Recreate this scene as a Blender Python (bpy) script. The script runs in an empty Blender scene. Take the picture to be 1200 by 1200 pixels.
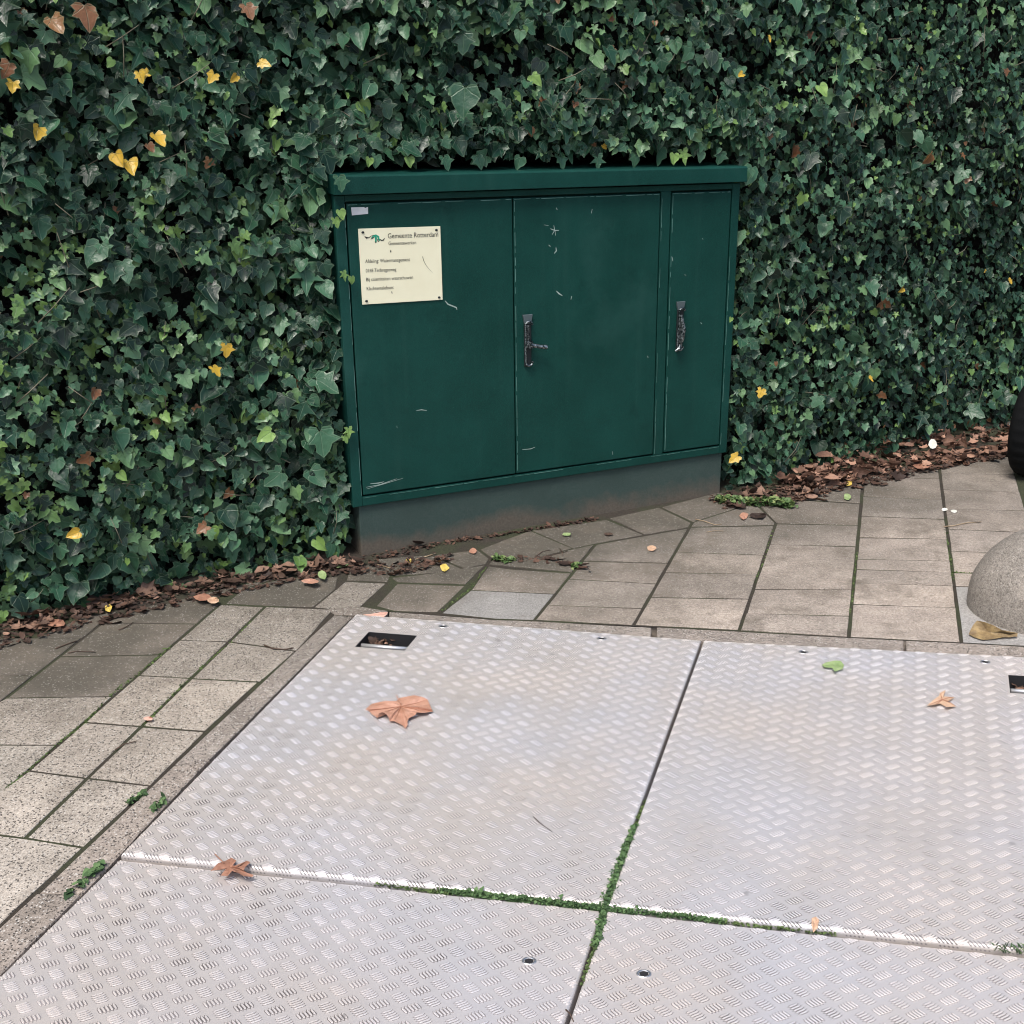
import bpy, bmesh, math, random
import numpy as np
from mathutils import Vector, Matrix, noise
random.seed(7); rng = np.random.default_rng(7)
R_ = math.radians
scn = bpy.context.scene
COL = scn.collection
# ------------------------------------------------------------------ camera
H = 1.5
F, PX, PY = 1393.667, 622.586, 600.0          # focal length and principal point in 1200 px units
PITCH, ROLL = R_(20.1916), math.atan(-0.0076632)
c_, s_ = math.cos(PITCH), math.sin(PITCH)
R0 = np.array([[1, 0, 0], [0, -s_, -c_], [0, c_, -s_]])
cp, sp = math.cos(ROLL), math.sin(ROLL)
RC = np.array([[cp, -sp, 0], [sp, cp, 0], [0, 0, 1]]) @ R0      # rows: right, down, forward
cam_d = bpy.data.cameras.new('camera'); cam = bpy.data.objects.new('camera', cam_d); COL.objects.link(cam)
cam_d.sensor_width = 36; cam_d.sensor_fit = 'HORIZONTAL'; cam_d.lens = F / 1200 * 36
cam_d.shift_x = -(PX - 600) / 1200; cam_d.shift_y = 0
cam_d.clip_start = 0.05; cam_d.clip_end = 800
m3 = Matrix(((RC[0][0], -RC[1][0], -RC[2][0]), (RC[0][1], -RC[1][1], -RC[2][1]), (RC[0][2], -RC[1][2], -RC[2][2])))
cam.matrix_world = Matrix.Translation((0, 0, H)) @ m3.to_4x4()
scn.camera = cam
# ------------------------------------------------------------------ world, sun, exposure
SUN_EL, SUN_AZ = R_(62), R_(205)               # azimuth clockwise from +Y
w = bpy.data.worlds.new('World'); scn.world = w; w.use_nodes = True
nt = w.node_tree; nt.nodes.clear()
out = nt.nodes.new('ShaderNodeOutputWorld'); bg = nt.nodes.new('ShaderNodeBackground')
sky = nt.nodes.new('ShaderNodeTexSky'); sky.sky_type = 'NISHITA'; sky.sun_disc = False
sky.sun_elevation = SUN_EL; sky.sun_rotation = SUN_AZ; sky.dust_density = 4.0; sky.air_density = 1.0; sky.ozone_density = 1.0
bg.inputs['Strength'].default_value = 0.10
nt.links.new(sky.outputs[0], bg.inputs[0]); nt.links.new(bg.outputs[0], out.inputs[0])
sd = bpy.data.lights.new('sun', 'SUN'); sd.energy = 1.5; sd.angle = R_(18); sd.color = (1, 0.96, 0.9)
sun = bpy.data.objects.new('sun', sd); COL.objects.link(sun)
sdir = Vector((math.sin(SUN_AZ) * math.cos(SUN_EL), math.cos(SUN_AZ) * math.cos(SUN_EL), math.sin(SUN_EL)))
sun.rotation_euler = sdir.to_track_quat('Z', 'Y').to_euler(); sun.location = (0, -3, 6)
scn.view_settings.view_transform = 'Standard'; scn.view_settings.look = 'None'
scn.view_settings.gamma = 1; scn.view_settings.use_curve_mapping = False
scn.view_settings.exposure = 0.93
scn.cycles.filter_width = 1.05

# ------------------------------------------------------------------ geometry helpers
def G(x, y, z=0.0):
    "ground point (height z) measured in the photograph"
    d = RC.T @ np.array([(x - PX) / F, (y - PY) / F, 1.0]); t = (z - H) / d[2]
    return Vector((d[0] * t, d[1] * t, z))
def PR(p):
    v = RC @ (np.array(p, float) - [0, 0, H]); return PX + F * v[0] / v[2], PY + F * v[1] / v[2]
def PRn(P):
    V = (P - np.array([0, 0, H])) @ RC.T
    return PX + F * V[:, 0] / V[:, 2], PY + F * V[:, 1] / V[:, 2]
def tag(o, label=None, cat=None, group=None, kind=None):
    if label: o['label'] = label
    if cat: o['category'] = cat
    if group: o['group'] = group
    if kind: o['kind'] = kind
    return o
def link(name, me, mats=None, parent=None, loc=None):
    o = bpy.data.objects.new(name, me); COL.objects.link(o)
    if mats is not None and me is not None and not me.materials:
        for m in (mats if isinstance(mats, (list, tuple)) else [mats]): me.materials.append(m)
    if parent: o.parent = parent
    if loc is not None: o.location = loc
    return o
def mesh(name, V, Fc, smooth=False):
    me = bpy.data.meshes.new(name); me.from_pydata([tuple(v) for v in V], [], Fc); me.update()
    if smooth: me.shade_smooth()
    return me
def empty(name, loc=(0, 0, 0)):
    o = bpy.data.objects.new(name, None); o.empty_display_size = 0.1; o.location = loc; COL.objects.link(o); return o
class MB:
    "mesh builder: vertices and faces collected, then linked as ONE object"
    def __init__(s): s.V = []; s.F = []; s.M = []
    def add(s, V, Fc, mi=0):
        b = len(s.V); s.V += [tuple(v) for v in V]; s.F += [tuple(b + i for i in f) for f in Fc]; s.M += [mi] * len(Fc)
    def build(s, name, mats, parent=None, smooth=False, bevel=0, seg=2, loc=None):
        me = mesh(name, s.V, s.F, smooth)
        if loc is not None: me.transform(Matrix.Translation(-Vector(loc)))
        me.polygons.foreach_set('material_index', s.M)
        if bevel:
            bm = bmesh.new(); bm.from_mesh(me)
            bmesh.ops.bevel(bm, geom=bm.edges[:], offset=bevel, segments=seg, affect='EDGES', profile=0.5, clamp_overlap=True)
            bm.to_mesh(me); bm.free()
        return link(name, me, mats, parent, loc)
    def tube(s, pts, r, n=6, mi=0, caps=True):
        pts = [Vector(p) for p in pts]; rs = r if isinstance(r, (list, tuple)) else [r] * len(pts)
        V = []; Fc = []
        for i, p in enumerate(pts):
            t = (pts[min(i + 1, len(pts) - 1)] - pts[max(i - 1, 0)]).normalized()
            a = t.cross(Vector((0.31, 0.2, 1))).normalized(); b = t.cross(a)
            for k in range(n):
                q = 2 * math.pi * k / n; V.append(p + (a * math.cos(q) + b * math.sin(q)) * rs[i])
        for i in range(len(pts) - 1):
            for k in range(n):
                Fc.append((i * n + k, i * n + (k + 1) % n, (i + 1) * n + (k + 1) % n, (i + 1) * n + k))
        if caps: Fc += [tuple(range(n))[::-1], tuple((len(pts) - 1) * n + k for k in range(n))]
        s.add(V, Fc, mi)

# ------------------------------------------------------------------ materials
class Mat:
    def __init__(s, name, rough=0.6, metal=0.0, color=(0.5, 0.5, 0.5), spec=0.5):
        s.m = bpy.data.materials.new(name); s.m.use_nodes = True; s.t = s.m.node_tree
        s.b = s.t.nodes['Principled BSDF']
        s.b.inputs['Roughness'].default_value = rough; s.b.inputs['Metallic'].default_value = metal
        s.b.inputs['Base Color'].default_value = (*color, 1); s.b.inputs['Specular IOR Level'].default_value = spec
        s._p = None
    def n(s, typ, **kw):
        nd = s.t.nodes.new(typ)
        for k, v in kw.items(): setattr(nd, k, v)
        return nd
    def set(s, sock, v):
        if isinstance(v, (int, float)): sock.default_value = v
        elif isinstance(v, (tuple, list)): sock.default_value = (*v, 1) if len(sock.default_value) == 4 and len(v) == 3 else v
        else: s.t.links.new(v, sock)
    def pos(s):
        if not s._p: s._p = s.n('ShaderNodeNewGeometry').outputs['Position']
        return s._p
    def noise(s, scale, detail=3, rough=0.55, vec=None, dist=0):
        nd = s.n('ShaderNodeTexNoise'); nd.inputs['Scale'].default_value = scale; nd.inputs['Detail'].default_value = detail
        nd.inputs['Roughness'].default_value = rough; nd.inputs['Distortion'].default_value = dist
        s.t.links.new(vec or s.pos(), nd.inputs['Vector']); return nd.outputs['Fac']
    def voro(s, scale, out='Distance', vec=None, feature='F1'):
        nd = s.n('ShaderNodeTexVoronoi', feature=feature); nd.inputs['Scale'].default_value = scale
        s.t.links.new(vec or s.pos(), nd.inputs['Vector']); return nd.outputs[out]
    def ramp(s, fac, stops, interp='LINEAR'):
        nd = s.n('ShaderNodeValToRGB'); cr = nd.color_ramp; cr.interpolation = interp
        while len(cr.elements) < len(stops): cr.elements.new(0.5)
        for e, (p, c) in zip(cr.elements, stops):
            e.position = p; e.color = (*c, 1) if isinstance(c, (tuple, list)) else (c, c, c, 1)
        s.set(nd.inputs[0], fac); return nd.outputs[0]
    def mr(s, v, a, b, c=0.0, d=1.0):
        nd = s.n('ShaderNodeMapRange'); nd.clamp = True
        for i, x in enumerate((v, a, b, c, d)): s.set(nd.inputs[i], x)
        return nd.outputs[0]
    def mix(s, fac, a, b, mode='MIX'):
        nd = s.n('ShaderNodeMix', data_type='RGBA', blend_type=mode)
        s.set(nd.inputs[0], fac); s.set(nd.inputs[6], a); s.set(nd.inputs[7], b); return nd.outputs[2]
    def math(s, op, a, b=0.0, c=None):
        nd = s.n('ShaderNodeMath', operation=op); s.set(nd.inputs[0], a); s.set(nd.inputs[1], b)
        if c is not None: s.set(nd.inputs[2], c)
        return nd.outputs[0]
    def rnd(s): return s.n('ShaderNodeObjectInfo').outputs['Random']
    def attr(s, name, out='Fac'):
        return s.n('ShaderNodeAttribute', attribute_name=name).outputs[out]
    def xyz(s, v=None):
        nd = s.n('ShaderNodeSeparateXYZ'); s.t.links.new(v or s.pos(), nd.inputs[0]); return nd.outputs
    def color(s, c): s.set(s.b.inputs['Base Color'], c); return s
    def rough(s, c): s.set(s.b.inputs['Roughness'], c); return s
    def bump(s, h, dist=0.001, strength=1.0):
        nd = s.n('ShaderNodeBump'); nd.inputs['Distance'].default_value = dist; nd.inputs['Strength'].default_value = strength
        s.set(nd.inputs['Height'], h); s.t.links.new(nd.outputs[0], s.b.inputs['Normal']); return s

def concrete(name, base, dark, pits, stones, algae=1.0, pitscale=165.0):
    M = Mat(name, 0.85)
    n1 = M.noise(3.0, 4); n2 = M.noise(14.0, 4); n3 = M.noise(330.0, 2, 0.7)
    col = M.mix(M.mr(n2, 0.38, 0.62), dark, base)
    col = M.mix(M.mr(n1, 0.38, 0.62, 0.0, 0.45), col, tuple(x * 0.6 for x in base))
    r = M.rnd()
    col = M.mix(1.0, col, M.ramp(r, [(0, (0.68, 0.67, 0.65)), (0.2, (1.0, 0.97, 0.94)), (0.4, (0.78, 0.75, 0.71)), (0.6, (1.12, 1.08, 1.03)), (0.8, (0.84, 0.82, 0.80)), (1, (1.02, 1.03, 1.02))]), 'MULTIPLY')
    # sand grain
    col = M.mix(M.mr(n3, 0.35, 0.65, 0.0, 0.55), col, tuple(x * 1.5 for x in base))
    gr_ = M.noise(120.0, 3, 0.8)
    col = M.mix(1.0, col, M.ramp(gr_, [(0.33, (.72, .72, .72)), (0.5, (.98, .98, .98)), (0.66, (1.25, 1.25, 1.25))]), 'MULTIPLY')
    # dirt in the shade of the hedge: brown-green film with a patchy edge (distance to the hedge line)
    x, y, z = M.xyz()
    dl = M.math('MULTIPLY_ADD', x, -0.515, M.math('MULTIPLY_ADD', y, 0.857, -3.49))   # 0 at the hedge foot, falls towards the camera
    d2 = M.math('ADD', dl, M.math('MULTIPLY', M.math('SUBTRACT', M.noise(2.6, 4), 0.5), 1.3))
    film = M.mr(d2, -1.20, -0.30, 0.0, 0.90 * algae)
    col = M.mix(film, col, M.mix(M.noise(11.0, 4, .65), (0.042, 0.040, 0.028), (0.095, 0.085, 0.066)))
    spots = M.mr(M.noise(5.5, 6, 0.68), 0.52, 0.66, 0.0, 0.7 * algae)
    col = M.mix(spots, col, (0.13, 0.11, 0.085))
    # open aggregate: dark pits and pale stones
    v = M.voro(pitscale); vn = M.noise(70.0, 3)
    pit = M.math('MULTIPLY', M.mr(v, 0.26, 0.36, 1.0, 0.0), M.mr(vn, 0.43, 0.50))
    col = M.mix(M.math('MULTIPLY', pit, pits * .85), col, (0.045, 0.04, 0.036))
    v2 = M.voro(pitscale * 0.83); st = M.math('MULTIPLY', M.mr(v2, 0.22, 0.32, 1.0, 0.0), M.mr(M.noise(55.0, 2), 0.45, 0.52))
    col = M.mix(M.math('MULTIPLY', st, stones * .7), col, (0.62, 0.60, 0.56))
    M.color(col); M.bump(M.math('SUBTRACT', M.math('MULTIPLY', n3, 0.5), M.math('MULTIPLY', pit, 1.2 * pits)), 0.0022)
    return M.m
m_pav_speck = concrete('paver_speckled_concrete', (0.47, 0.425, 0.37), (0.32, 0.285, 0.245), 0.95, 0.7, 0.6)
m_pav_plain = concrete('paver_brown_concrete', (0.40, 0.35, 0.305), (0.245, 0.212, 0.182), 0.35, 0.4, 1.0)
m_pav_grey = concrete('paver_grey_concrete', (0.35, 0.345, 0.335), (0.27, 0.265, 0.26), 0.15, 0.15, 0.5)
m_kerb = concrete('kerb_open_concrete', (0.34, 0.30, 0.265), (0.22, 0.19, 0.165), 1.0, 1.0, 0.5, 170.0)
m_boll = concrete('bollard_concrete', (0.31, 0.285, 0.255), (0.19, 0.175, 0.155), 0.45, 0.3, 0.3, 150.0)

M = Mat('joint_sand_and_moss', 0.95)
g = M.mr(M.noise(4.0, 4), 0.42, 0.58)
M.color(M.mix(M.mix(g, 0.0, 1.0) if False else g, M.mix(M.noise(90, 3), (0.018, 0.014, 0.010), (0.065, 0.053, 0.040)), M.mix(M.noise(120, 2), (0.02, 0.023, 0.012), (0.062, 0.070, 0.032))))
M.bump(M.noise(200, 3), 0.006); m_joint = M.m
M = Mat('dark_soil', 0.95); M.color(M.mix(M.noise(40, 4), (0.012, 0.010, 0.008), (0.05, 0.038, 0.026))); M.bump(M.noise(60, 4), 0.01); m_soil = M.m

# aluminium tread plate
def alu(name, k, mtl):
    M = Mat(name, 0.40, mtl)
    n1 = M.noise(1.7, 4); n2 = M.noise(9.0, 4); n3 = M.noise(60.0, 3); n4 = M.noise(400., 2)
    c = M.mix(M.mr(n1, 0.40, 0.58), (0.64 * k, 0.625 * k, 0.64 * k), (0.66 * k, 0.61 * k, 0.575 * k))
    c = M.mix(M.mr(n2, 0.4, 0.72, 0.0, 0.3), c, (0.50 * k, 0.47 * k, 0.44 * k))
    c = M.mix(M.mr(n3, 0.5, 0.8, 0, 0.3), c, (0.52 * k, 0.51 * k, 0.52 * k))
    c = M.mix(M.mr(M.noise(3.3, 5, 0.65), 0.62, 0.72, 0, 0.3), c, (0.40 * k, 0.36 * k, 0.31 * k))
    # dark smudges
    c = M.mix(M.mr(M.noise(26., 2), 0.74, 0.79, 0, 0.5), c, (0.22, 0.21, 0.21))
    M.color(c); M.rough(M.mr(n2, 0.3, 0.7, 0.33, 0.5)); M.bump(n4, 0.00025)
    return M.m
m_alu = alu('tread_plate_aluminium', 1.0, 0.45); m_bar = alu('tread_bar_worn_sheen_aluminium', 1.30, 0.5)  # bars lighter than the sheet: sky sheen painted into the worn tops
M = Mat('grime_and_shade_film', 0.6, 0.1); M.color(M.mix(M.mr(M.noise(7.0, 4), .35, .7), (0.30, 0.28, 0.285), (0.07, 0.062, 0.06))); m_grime_shade = M.m  # dirt around the bars, with the shade beside them painted in
M = Mat('bolt_steel', 0.35, 0.9, (0.55, 0.55, 0.56)); m_steel = M.m
M = Mat('bolt_socket_dark', 0.7, 0.2, (0.02, 0.02, 0.022)); m_dark = M.m
M = Mat('galvanised_bar', 0.35, 0.7, (0.8, 0.8, 0.8)); m_galv = M.m

# green paint
def paint(name, dirt=0.0):
    M = Mat(name, 0.42, 0.0, spec=0.16)
    n1 = M.noise(4.0, 5, 0.6); n2 = M.noise(420., 2, 0.7); n3 = M.noise(22., 4)
    c = M.mix(M.mr(n1, 0.35, 0.7), (0.0050, 0.032, 0.026), (0.0070, 0.049, 0.040))
    c = M.mix(M.mr(n2, 0.38, 0.66, 0, 0.5), c, (0.010, 0.085, 0.070))
    c = M.mix(M.mr(M.noise(2.2, 5, 0.65), 0.58, 0.75, 0, 0.35), c, (0.030, 0.095, 0.083))
    mp = M.n('ShaderNodeMapping'); mp.inputs['Scale'].default_value = (26, 26, 1.3); M.t.links.new(M.pos(), mp.inputs['Vector'])
    c = M.mix(M.mr(M.noise(1.0, 4, .6, mp.outputs[0]), .52, .76, 0, .12), c, (0.034, 0.095, 0.082))
    c = M.mix(M.mr(M.noise(7.0, 6, .7), .58, .72, 0, .30), c, (0.002, 0.020, 0.017))
    c = M.mix(M.mr(M.voro(55.0), .03, .05, .55, 0), c, (0.06, 0.15, 0.13)) if not dirt else c
    if dirt:
        x, y, z = M.xyz()
        zz = M.math('ADD', z, M.math('MULTIPLY', M.math('SUBTRACT', n3, 0.5), 0.05))
        c = M.mix(0.6, c, (0.045, 0.075, 0.070))
        c = M.mix(M.mr(n2, 0.4, 0.65, 0, 0.6), c, (0.11, 0.13, 0.12))
        c = M.mix(M.mr(M.noise(6.0, 5, .65), .5, .7, 0, .45), c, (0.035, 0.058, 0.052))
        c = M.mix(M.mr(M.math('ADD', zz, M.math('MULTIPLY', M.math('SUBTRACT', M.noise(5.0, 4), 0.5), 0.16)), 0.008, 0.07, 0.9, 0.04), c, M.mix(M.noise(160, 3), (0.07, 0.058, 0.045), (0.19, 0.16, 0.13)))
        M.rough(0.8)
    else: M.rough(M.mr(n1, 0.3, 0.7, 0.36, 0.5))
    M.color(c); M.bump(M.math('ADD', n2, M.math('MULTIPLY', M.noise(3., 2), 4.0)), 0.0004 if not dirt else 0.001)
    return M.m
m_green = paint('dark_green_paint'); m_plinth = paint('weathered_green_plinth', 1.0)
M = Mat('worn_edge_highlight', 0.5); M.color(M.mix(M.noise(50, 3), (0.04, 0.13, 0.11), (0.19, 0.34, 0.30))); m_edge_hl = M.m
M = Mat('sign_cream', 0.4); M.color(M.mix(M.mr(M.noise(14, 4), 0.4, 0.75, 0, 0.5), (0.86, 0.84, 0.62), (0.78, 0.74, 0.52))); m_sign = M.m
m_ink = Mat('sign_black_print', 0.5, 0, (0.012, 0.012, 0.012)).m
m_inkg = Mat('sign_green_print', 0.5, 0, (0.02, 0.32, 0.19)).m
M = Mat('white_sticker', 0.5); M.color(M.mix(M.noise(60, 3), (0.75, 0.77, 0.78), (0.55, 0.58, 0.6))); m_white = M.m
M = Mat('zinc_lock_metal', 0.3, 0.85); M.color(M.mix(M.mr(M.noise(140, 3), .4, .65), (0.015, 0.028, 0.03), (0.36, 0.40, 0.41))); M.rough(M.mr(M.noise(50, 2), .3, .7, .22, .5)); m_zinc = M.m
M = Mat('lock_dark_recess', 0.5, 0.3, (0.015, 0.022, 0.024)); m_lockd = M.m
M = Mat('grey_flap', 0.5, 0.3, (0.09, 0.12, 0.13)); m_flap = M.m
m_scr = Mat('bare_scratch', 0.5, 0, (0.32, 0.42, 0.38)).m

# ivy leaf
def leafmat(name, stops, rough=0.42, vein=(0.16, 0.22, 0.13), vs=0.6, trans=0.0):
    M = Mat(name, rough, 0, spec=0.42)
    uv = M.n('ShaderNodeUVMap').outputs[0]
    x, y, z = M.xyz(uv)
    ax = M.math('ABSOLUTE', M.math('SUBTRACT', x, 0.5)); yy = M.math('SUBTRACT', y, 0.2)
    def line(th):
        a, b = math.cos(th), math.sin(th)   # direction (b, a): across = ax*a - yy*b
        d = M.math('ABSOLUTE', M.math('SUBTRACT', M.math('MULTIPLY', ax, a), M.math('MULTIPLY', yy, b)))
        along = M.math('ADD', M.math('MULTIPLY', ax, b), M.math('MULTIPLY', yy, a))
        return M.math('ADD', d, M.mr(along, -0.02, 0.0, 1.0, 0.0))
    d = M.math('MINIMUM', M.math('MINIMUM', line(0), line(R_(50))), line(R_(98)))
    v = M.mr(d, 0.006, 0.026, vs, 0.0)
    t = M.attr('tint')
    c = M.ramp(t, stops)
    obj = M.n('ShaderNodeTexCoord').outputs['Object']
    c = M.mix(M.mr(M.noise(60, 3), 0.35, 0.7, 0, 0.35), c, M.mix(0.5, c, (0.01, 0.03, 0.02)))
    c = M.mix(v, c, M.mix(0.55, vein, c) if False else M.mix(0.55, c, vein))
    c = M.mix(M.mr(M.attr('rim'), 0.86, 0.97, 0.0, 0.5), c, M.mix(0.5, c, (0.20, 0.28, 0.17)))
    M.color(c); M.rough(M.mr(M.noise(45, 2), 0.3, 0.7, rough - 0.06, rough + 0.12))
    M.bump(M.math('SUBTRACT', M.noise(110, 2), M.math('MULTIPLY', v, 0.8)), 0.0015)
    return M.m
m_ivy = leafmat('ivy_leaf_green', rough=0.36, vein=(0.12, 0.19, 0.12), stops=[(0.0, (0.004, 0.021, 0.012)), (0.35, (0.015, 0.060, 0.032)), (0.66, (0.052, 0.140, 0.074)),
                                   (0.8, (0.105, 0.215, 0.120)), (0.9, (0.13, 0.24, 0.06)), (0.955, (0.21, 0.35, 0.09)), (0.965, (0.50, 0.34, 0.03)), (0.98, (0.58, 0.36, 0.04)), (0.985, (0.16, 0.065, 0.028)), (1.0, (0.24, 0.11, 0.05))])
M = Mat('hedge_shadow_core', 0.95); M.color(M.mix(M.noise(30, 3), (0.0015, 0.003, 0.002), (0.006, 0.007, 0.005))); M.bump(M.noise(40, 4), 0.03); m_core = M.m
M = Mat('ivy_stem', 0.7); M.color(M.mix(M.noise(40, 2), (0.10, 0.085, 0.055), (0.27, 0.25, 0.18))); m_stem = M.m
def dead(name, a, b):
    M = Mat(name, 0.7); t = M.attr('tint')
    c = M.mix(t, a, b); c = M.mix(M.mr(M.noise(140, 3), 0.35, 0.7, 0, 0.5), c, M.mix(0.6, c, (0.03, 0.014, 0.008)))
    M.color(c); M.bump(M.noise(180, 3), 0.002); return M.m
m_lit = dead('brown_dead_leaf', (0.028, 0.016, 0.011), (0.36, 0.215, 0.15))
m_lit3 = dead('dry_red_brown_leaf', (0.07, 0.032, 0.02), (0.50, 0.29, 0.20))
m_lit2 = dead('dark_rotting_leaf', (0.03, 0.017, 0.012), (0.14, 0.075, 0.05))
def flatleaf(name, a, b):
    M = Mat(name, 0.6); c = M.mix(M.mr(M.noise(45, 4), .3, .7), a, b); c = M.mix(M.mr(M.noise(300, 2), .55, .7, 0, .4), c, tuple(x * .5 for x in a))
    M.color(c); M.bump(M.noise(120, 3), 0.002); return M.m
m_orange = flatleaf('orange_brown_leaf', (0.40, 0.20, 0.13), (0.54, 0.31, 0.225))
m_vein = Mat('leaf_vein', .6, 0, (0.30, 0.13, 0.075)).m
m_rust = flatleaf('rust_brown_leaf', (0.27, 0.125, 0.08), (0.40, 0.21, 0.14))
m_pale = flatleaf('pale_tan_leaf', (0.55, 0.34, 0.22), (0.62, 0.44, 0.30))
m_pink = flatleaf('pinkish_leaf', (0.66, 0.36, 0.28), (0.7, 0.45, 0.36))
m_olive = flatleaf('olive_brown_leaf', (0.15, 0.10, 0.05), (0.36, 0.26, 0.12))
m_gl = flatleaf('fallen_green_leaf', (0.20, 0.30, 0.11), (0.36, 0.46, 0.22))
m_yel = flatleaf('fallen_yellow_leaf', (0.62, 0.45, 0.08), (0.7, 0.55, 0.15))
m_cream = flatleaf('cream_petal', (0.7, 0.7, 0.62), (0.8, 0.8, 0.74))
m_twig = flatleaf('dry_twig', (0.25, 0.18, 0.11), (0.42, 0.33, 0.22))
m_twigd = flatleaf('dark_twig', (0.05, 0.03, 0.02), (0.11, 0.07, 0.05))
M = Mat('moss_green', 0.8); t = M.attr('tint'); M.color(M.ramp(t, [(0, (0.025, 0.055, 0.02)), (0.5, (0.065, 0.13, 0.045)), (1, (0.13, 0.22, 0.085))])); m_moss = M.m
M = Mat('weed_leaf', 0.6); t = M.attr('tint'); M.color(M.ramp(t, [(0, (0.03, 0.07, 0.02)), (0.6, (0.10, 0.17, 0.05)), (1, (0.28, 0.34, 0.13))])); m_weed = M.m
M = Mat('joint_moss', 0.9); t = M.attr('tint'); M.color(M.ramp(t, [(0, (0.03, 0.045, 0.014)), (0.5, (0.065, 0.10, 0.03)), (1, (0.12, 0.18, 0.055))])); m_jmoss = M.m
M = Mat('black_rubber', 0.85, 0, (0.004, 0.0045, 0.005), spec=0.15); M.bump(M.noise(200, 3), 0.0008); m_rub = M.m
M = Mat('grey_rim', 0.5, 0.2, (0.008, 0.009, 0.010)); m_rim = M.m

# ------------------------------------------------------------------ setting: ground, bed, pavers, kerb
gr = link('ground', mesh('ground', [(-150, -150, -0.11), (150, -150, -0.11), (150, 150, -0.11), (-150, 150, -0.11)], [(0, 1, 2, 3)]), m_soil)
tag(gr, kind='structure')
c00, m0, n0, n1 = G(416.5, 722.6), G(823.3, 753.7), G(139, 1007), G(709, 1067)
Wm = (m0 - c00).length
c20 = m0 + (G(1200, 773) - m0).normalized() * Wm * 1.02
n2 = n1 + (G(1200, 1121) - n1).normalized() * (n1 - n0).length
Ln = (n0 - c00).length
b0 = n0 + (G(0, 1143) - n0).normalized() * Ln
b1 = n1 + (G(665, 1197) - n1).normalized() * Ln
b2 = n2 + (b1 - n1)
# kerb outer edge lines
K0 = G(388, 722); KL = [G(388, 722), G(341.7, 764), G(290, 804), G(261.7, 836.7), G(200, 898), G(181.7, 921.7), G(103.3, 992.5), G(40, 1048), G(-30, 1112)]
kdir = (KL[-1] - KL[0]).normalized(); KL.append(KL[-1] + kdir * 1.9)
bed = MB()
zb = -0.0014
far_l = KL[-1]
hedge_l = Vector((-4.2, 1.58, 0)); hedge_r = Vector((5.6, 7.25, 0))
pb = [KL[-1] + Vector((.06, 0, 0)), KL[0] + Vector((.05, 0, 0)), G(423, 711), G(455, 716), G(580, 726), G(742, 733), G(870, 740), G(960, 745), G(1127, 753), G(1200, 757)]
pe = pb[-1] + (pb[-1] - pb[-2]).normalized() * 3.2; pb.append(pe)
poly = [(p.x, p.y, zb) for p in pb] + [(pe.x + 1.2, 8.2, zb), (-6, 3.2, zb), (-6, KL[-1].y, zb)]
pav = link('pavement', mesh('pavement', poly, [tuple(range(len(poly)))]), m_joint); tag(pav, kind='structure')

def stone(name, pts, mat, parent, zt=0.0, gap=0.0035, th=0.05, sub=3, tilt=0.0015, bev=0.004):
    pts = [Vector((p[0], p[1], 0)) for p in pts]; n = len(pts)
    cen = sum(pts, Vector()) / n
    area = sum(pts[i].x * pts[(i + 1) % n].y - pts[(i + 1) % n].x * pts[i].y for i in range(n))
    if area < 0: pts.reverse()
    def inset(d):
        o = []
        for i in range(n):
            a, b, c = pts[i - 1], pts[i], pts[(i + 1) % n]
            e1 = (b - a).normalized(); e2 = (c - b).normalized()
            n1_ = Vector((-e1.y, e1.x, 0)); n2_ = Vector((-e2.y, e2.x, 0))
            k = (n1_ + n2_); l = max(0.35, k.dot(n1_)); o.append(b + k * (d / l))
        return o
    tx, ty = random.gauss(0, tilt) * 2.4, random.gauss(0, tilt) * 2.4; dz = abs(random.gauss(0, tilt * 0.7))
    def ring(ps, z, jit):
        o = []
        for i in range(n):
            for k in range(sub):
                p = ps[i].lerp(ps[(i + 1) % n], k / sub); j = jit if k else jit * 0.5
                q = p - cen
                o.append((p.x + random.uniform(-j, j), p.y + random.uniform(-j, j), zt + z + dz + q.x * tx + q.y * ty))
        return o
    r0 = ring(inset(gap + bev * 0.9), 0, 0.0008); r1 = ring(inset(gap), -bev * 0.75, 0.0010); r2 = ring(inset(gap), -th, 0.0)
    N = len(r0); Fc = [tuple(range(N))]
    for a, b in ((0, 1), (1, 2)):
        for i in range(N): Fc.append((a * N + i, b * N + i, b * N + (i + 1) % N, a * N + (i + 1) % N))
    V = [Vector(v) - cen for v in r0 + r1 + r2]
    me = mesh(name, V, Fc)
    return link(name, me, mat, parent, cen)
S, B, Y = m_pav_speck, m_pav_plain, m_pav_grey
JL = [(698, 638, -.81, 636, 735), (808, 618, -.57, 612, 740), (908.3, 616, -.341, 612, 745), (1011, 572, -.095, 545, 750), (1101, 550, .127, 536, 757), (1183, 530, .283, 515, 765),
      (310, 711.7, -1.037, 705, 990), (258, 708, -1.153, 725, 936), (106.7, 740.8, -1.295, 744, 845)]     # long joints measured in the photo
def P(*xy):
    "corner points of a stone; corners next to a long joint are set exactly along it"
    xc = sum(xy[0::2]) / (len(xy) // 2); yc = sum(xy[1::2]) / (len(xy) // 2); o = []
    for i in range(0, len(xy), 2):
        x, y = xy[i], xy[i + 1]
        for x0, y0, m_, ya, yb in JL:
            lx = x0 + m_ * (y - y0)
            if ya <= y <= yb and abs(x - lx) < 8.5: x = lx + (.7 if xc > x0 + m_ * (yc - y0) else -.7); break
        o.append(G(x, y))
    return o
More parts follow.
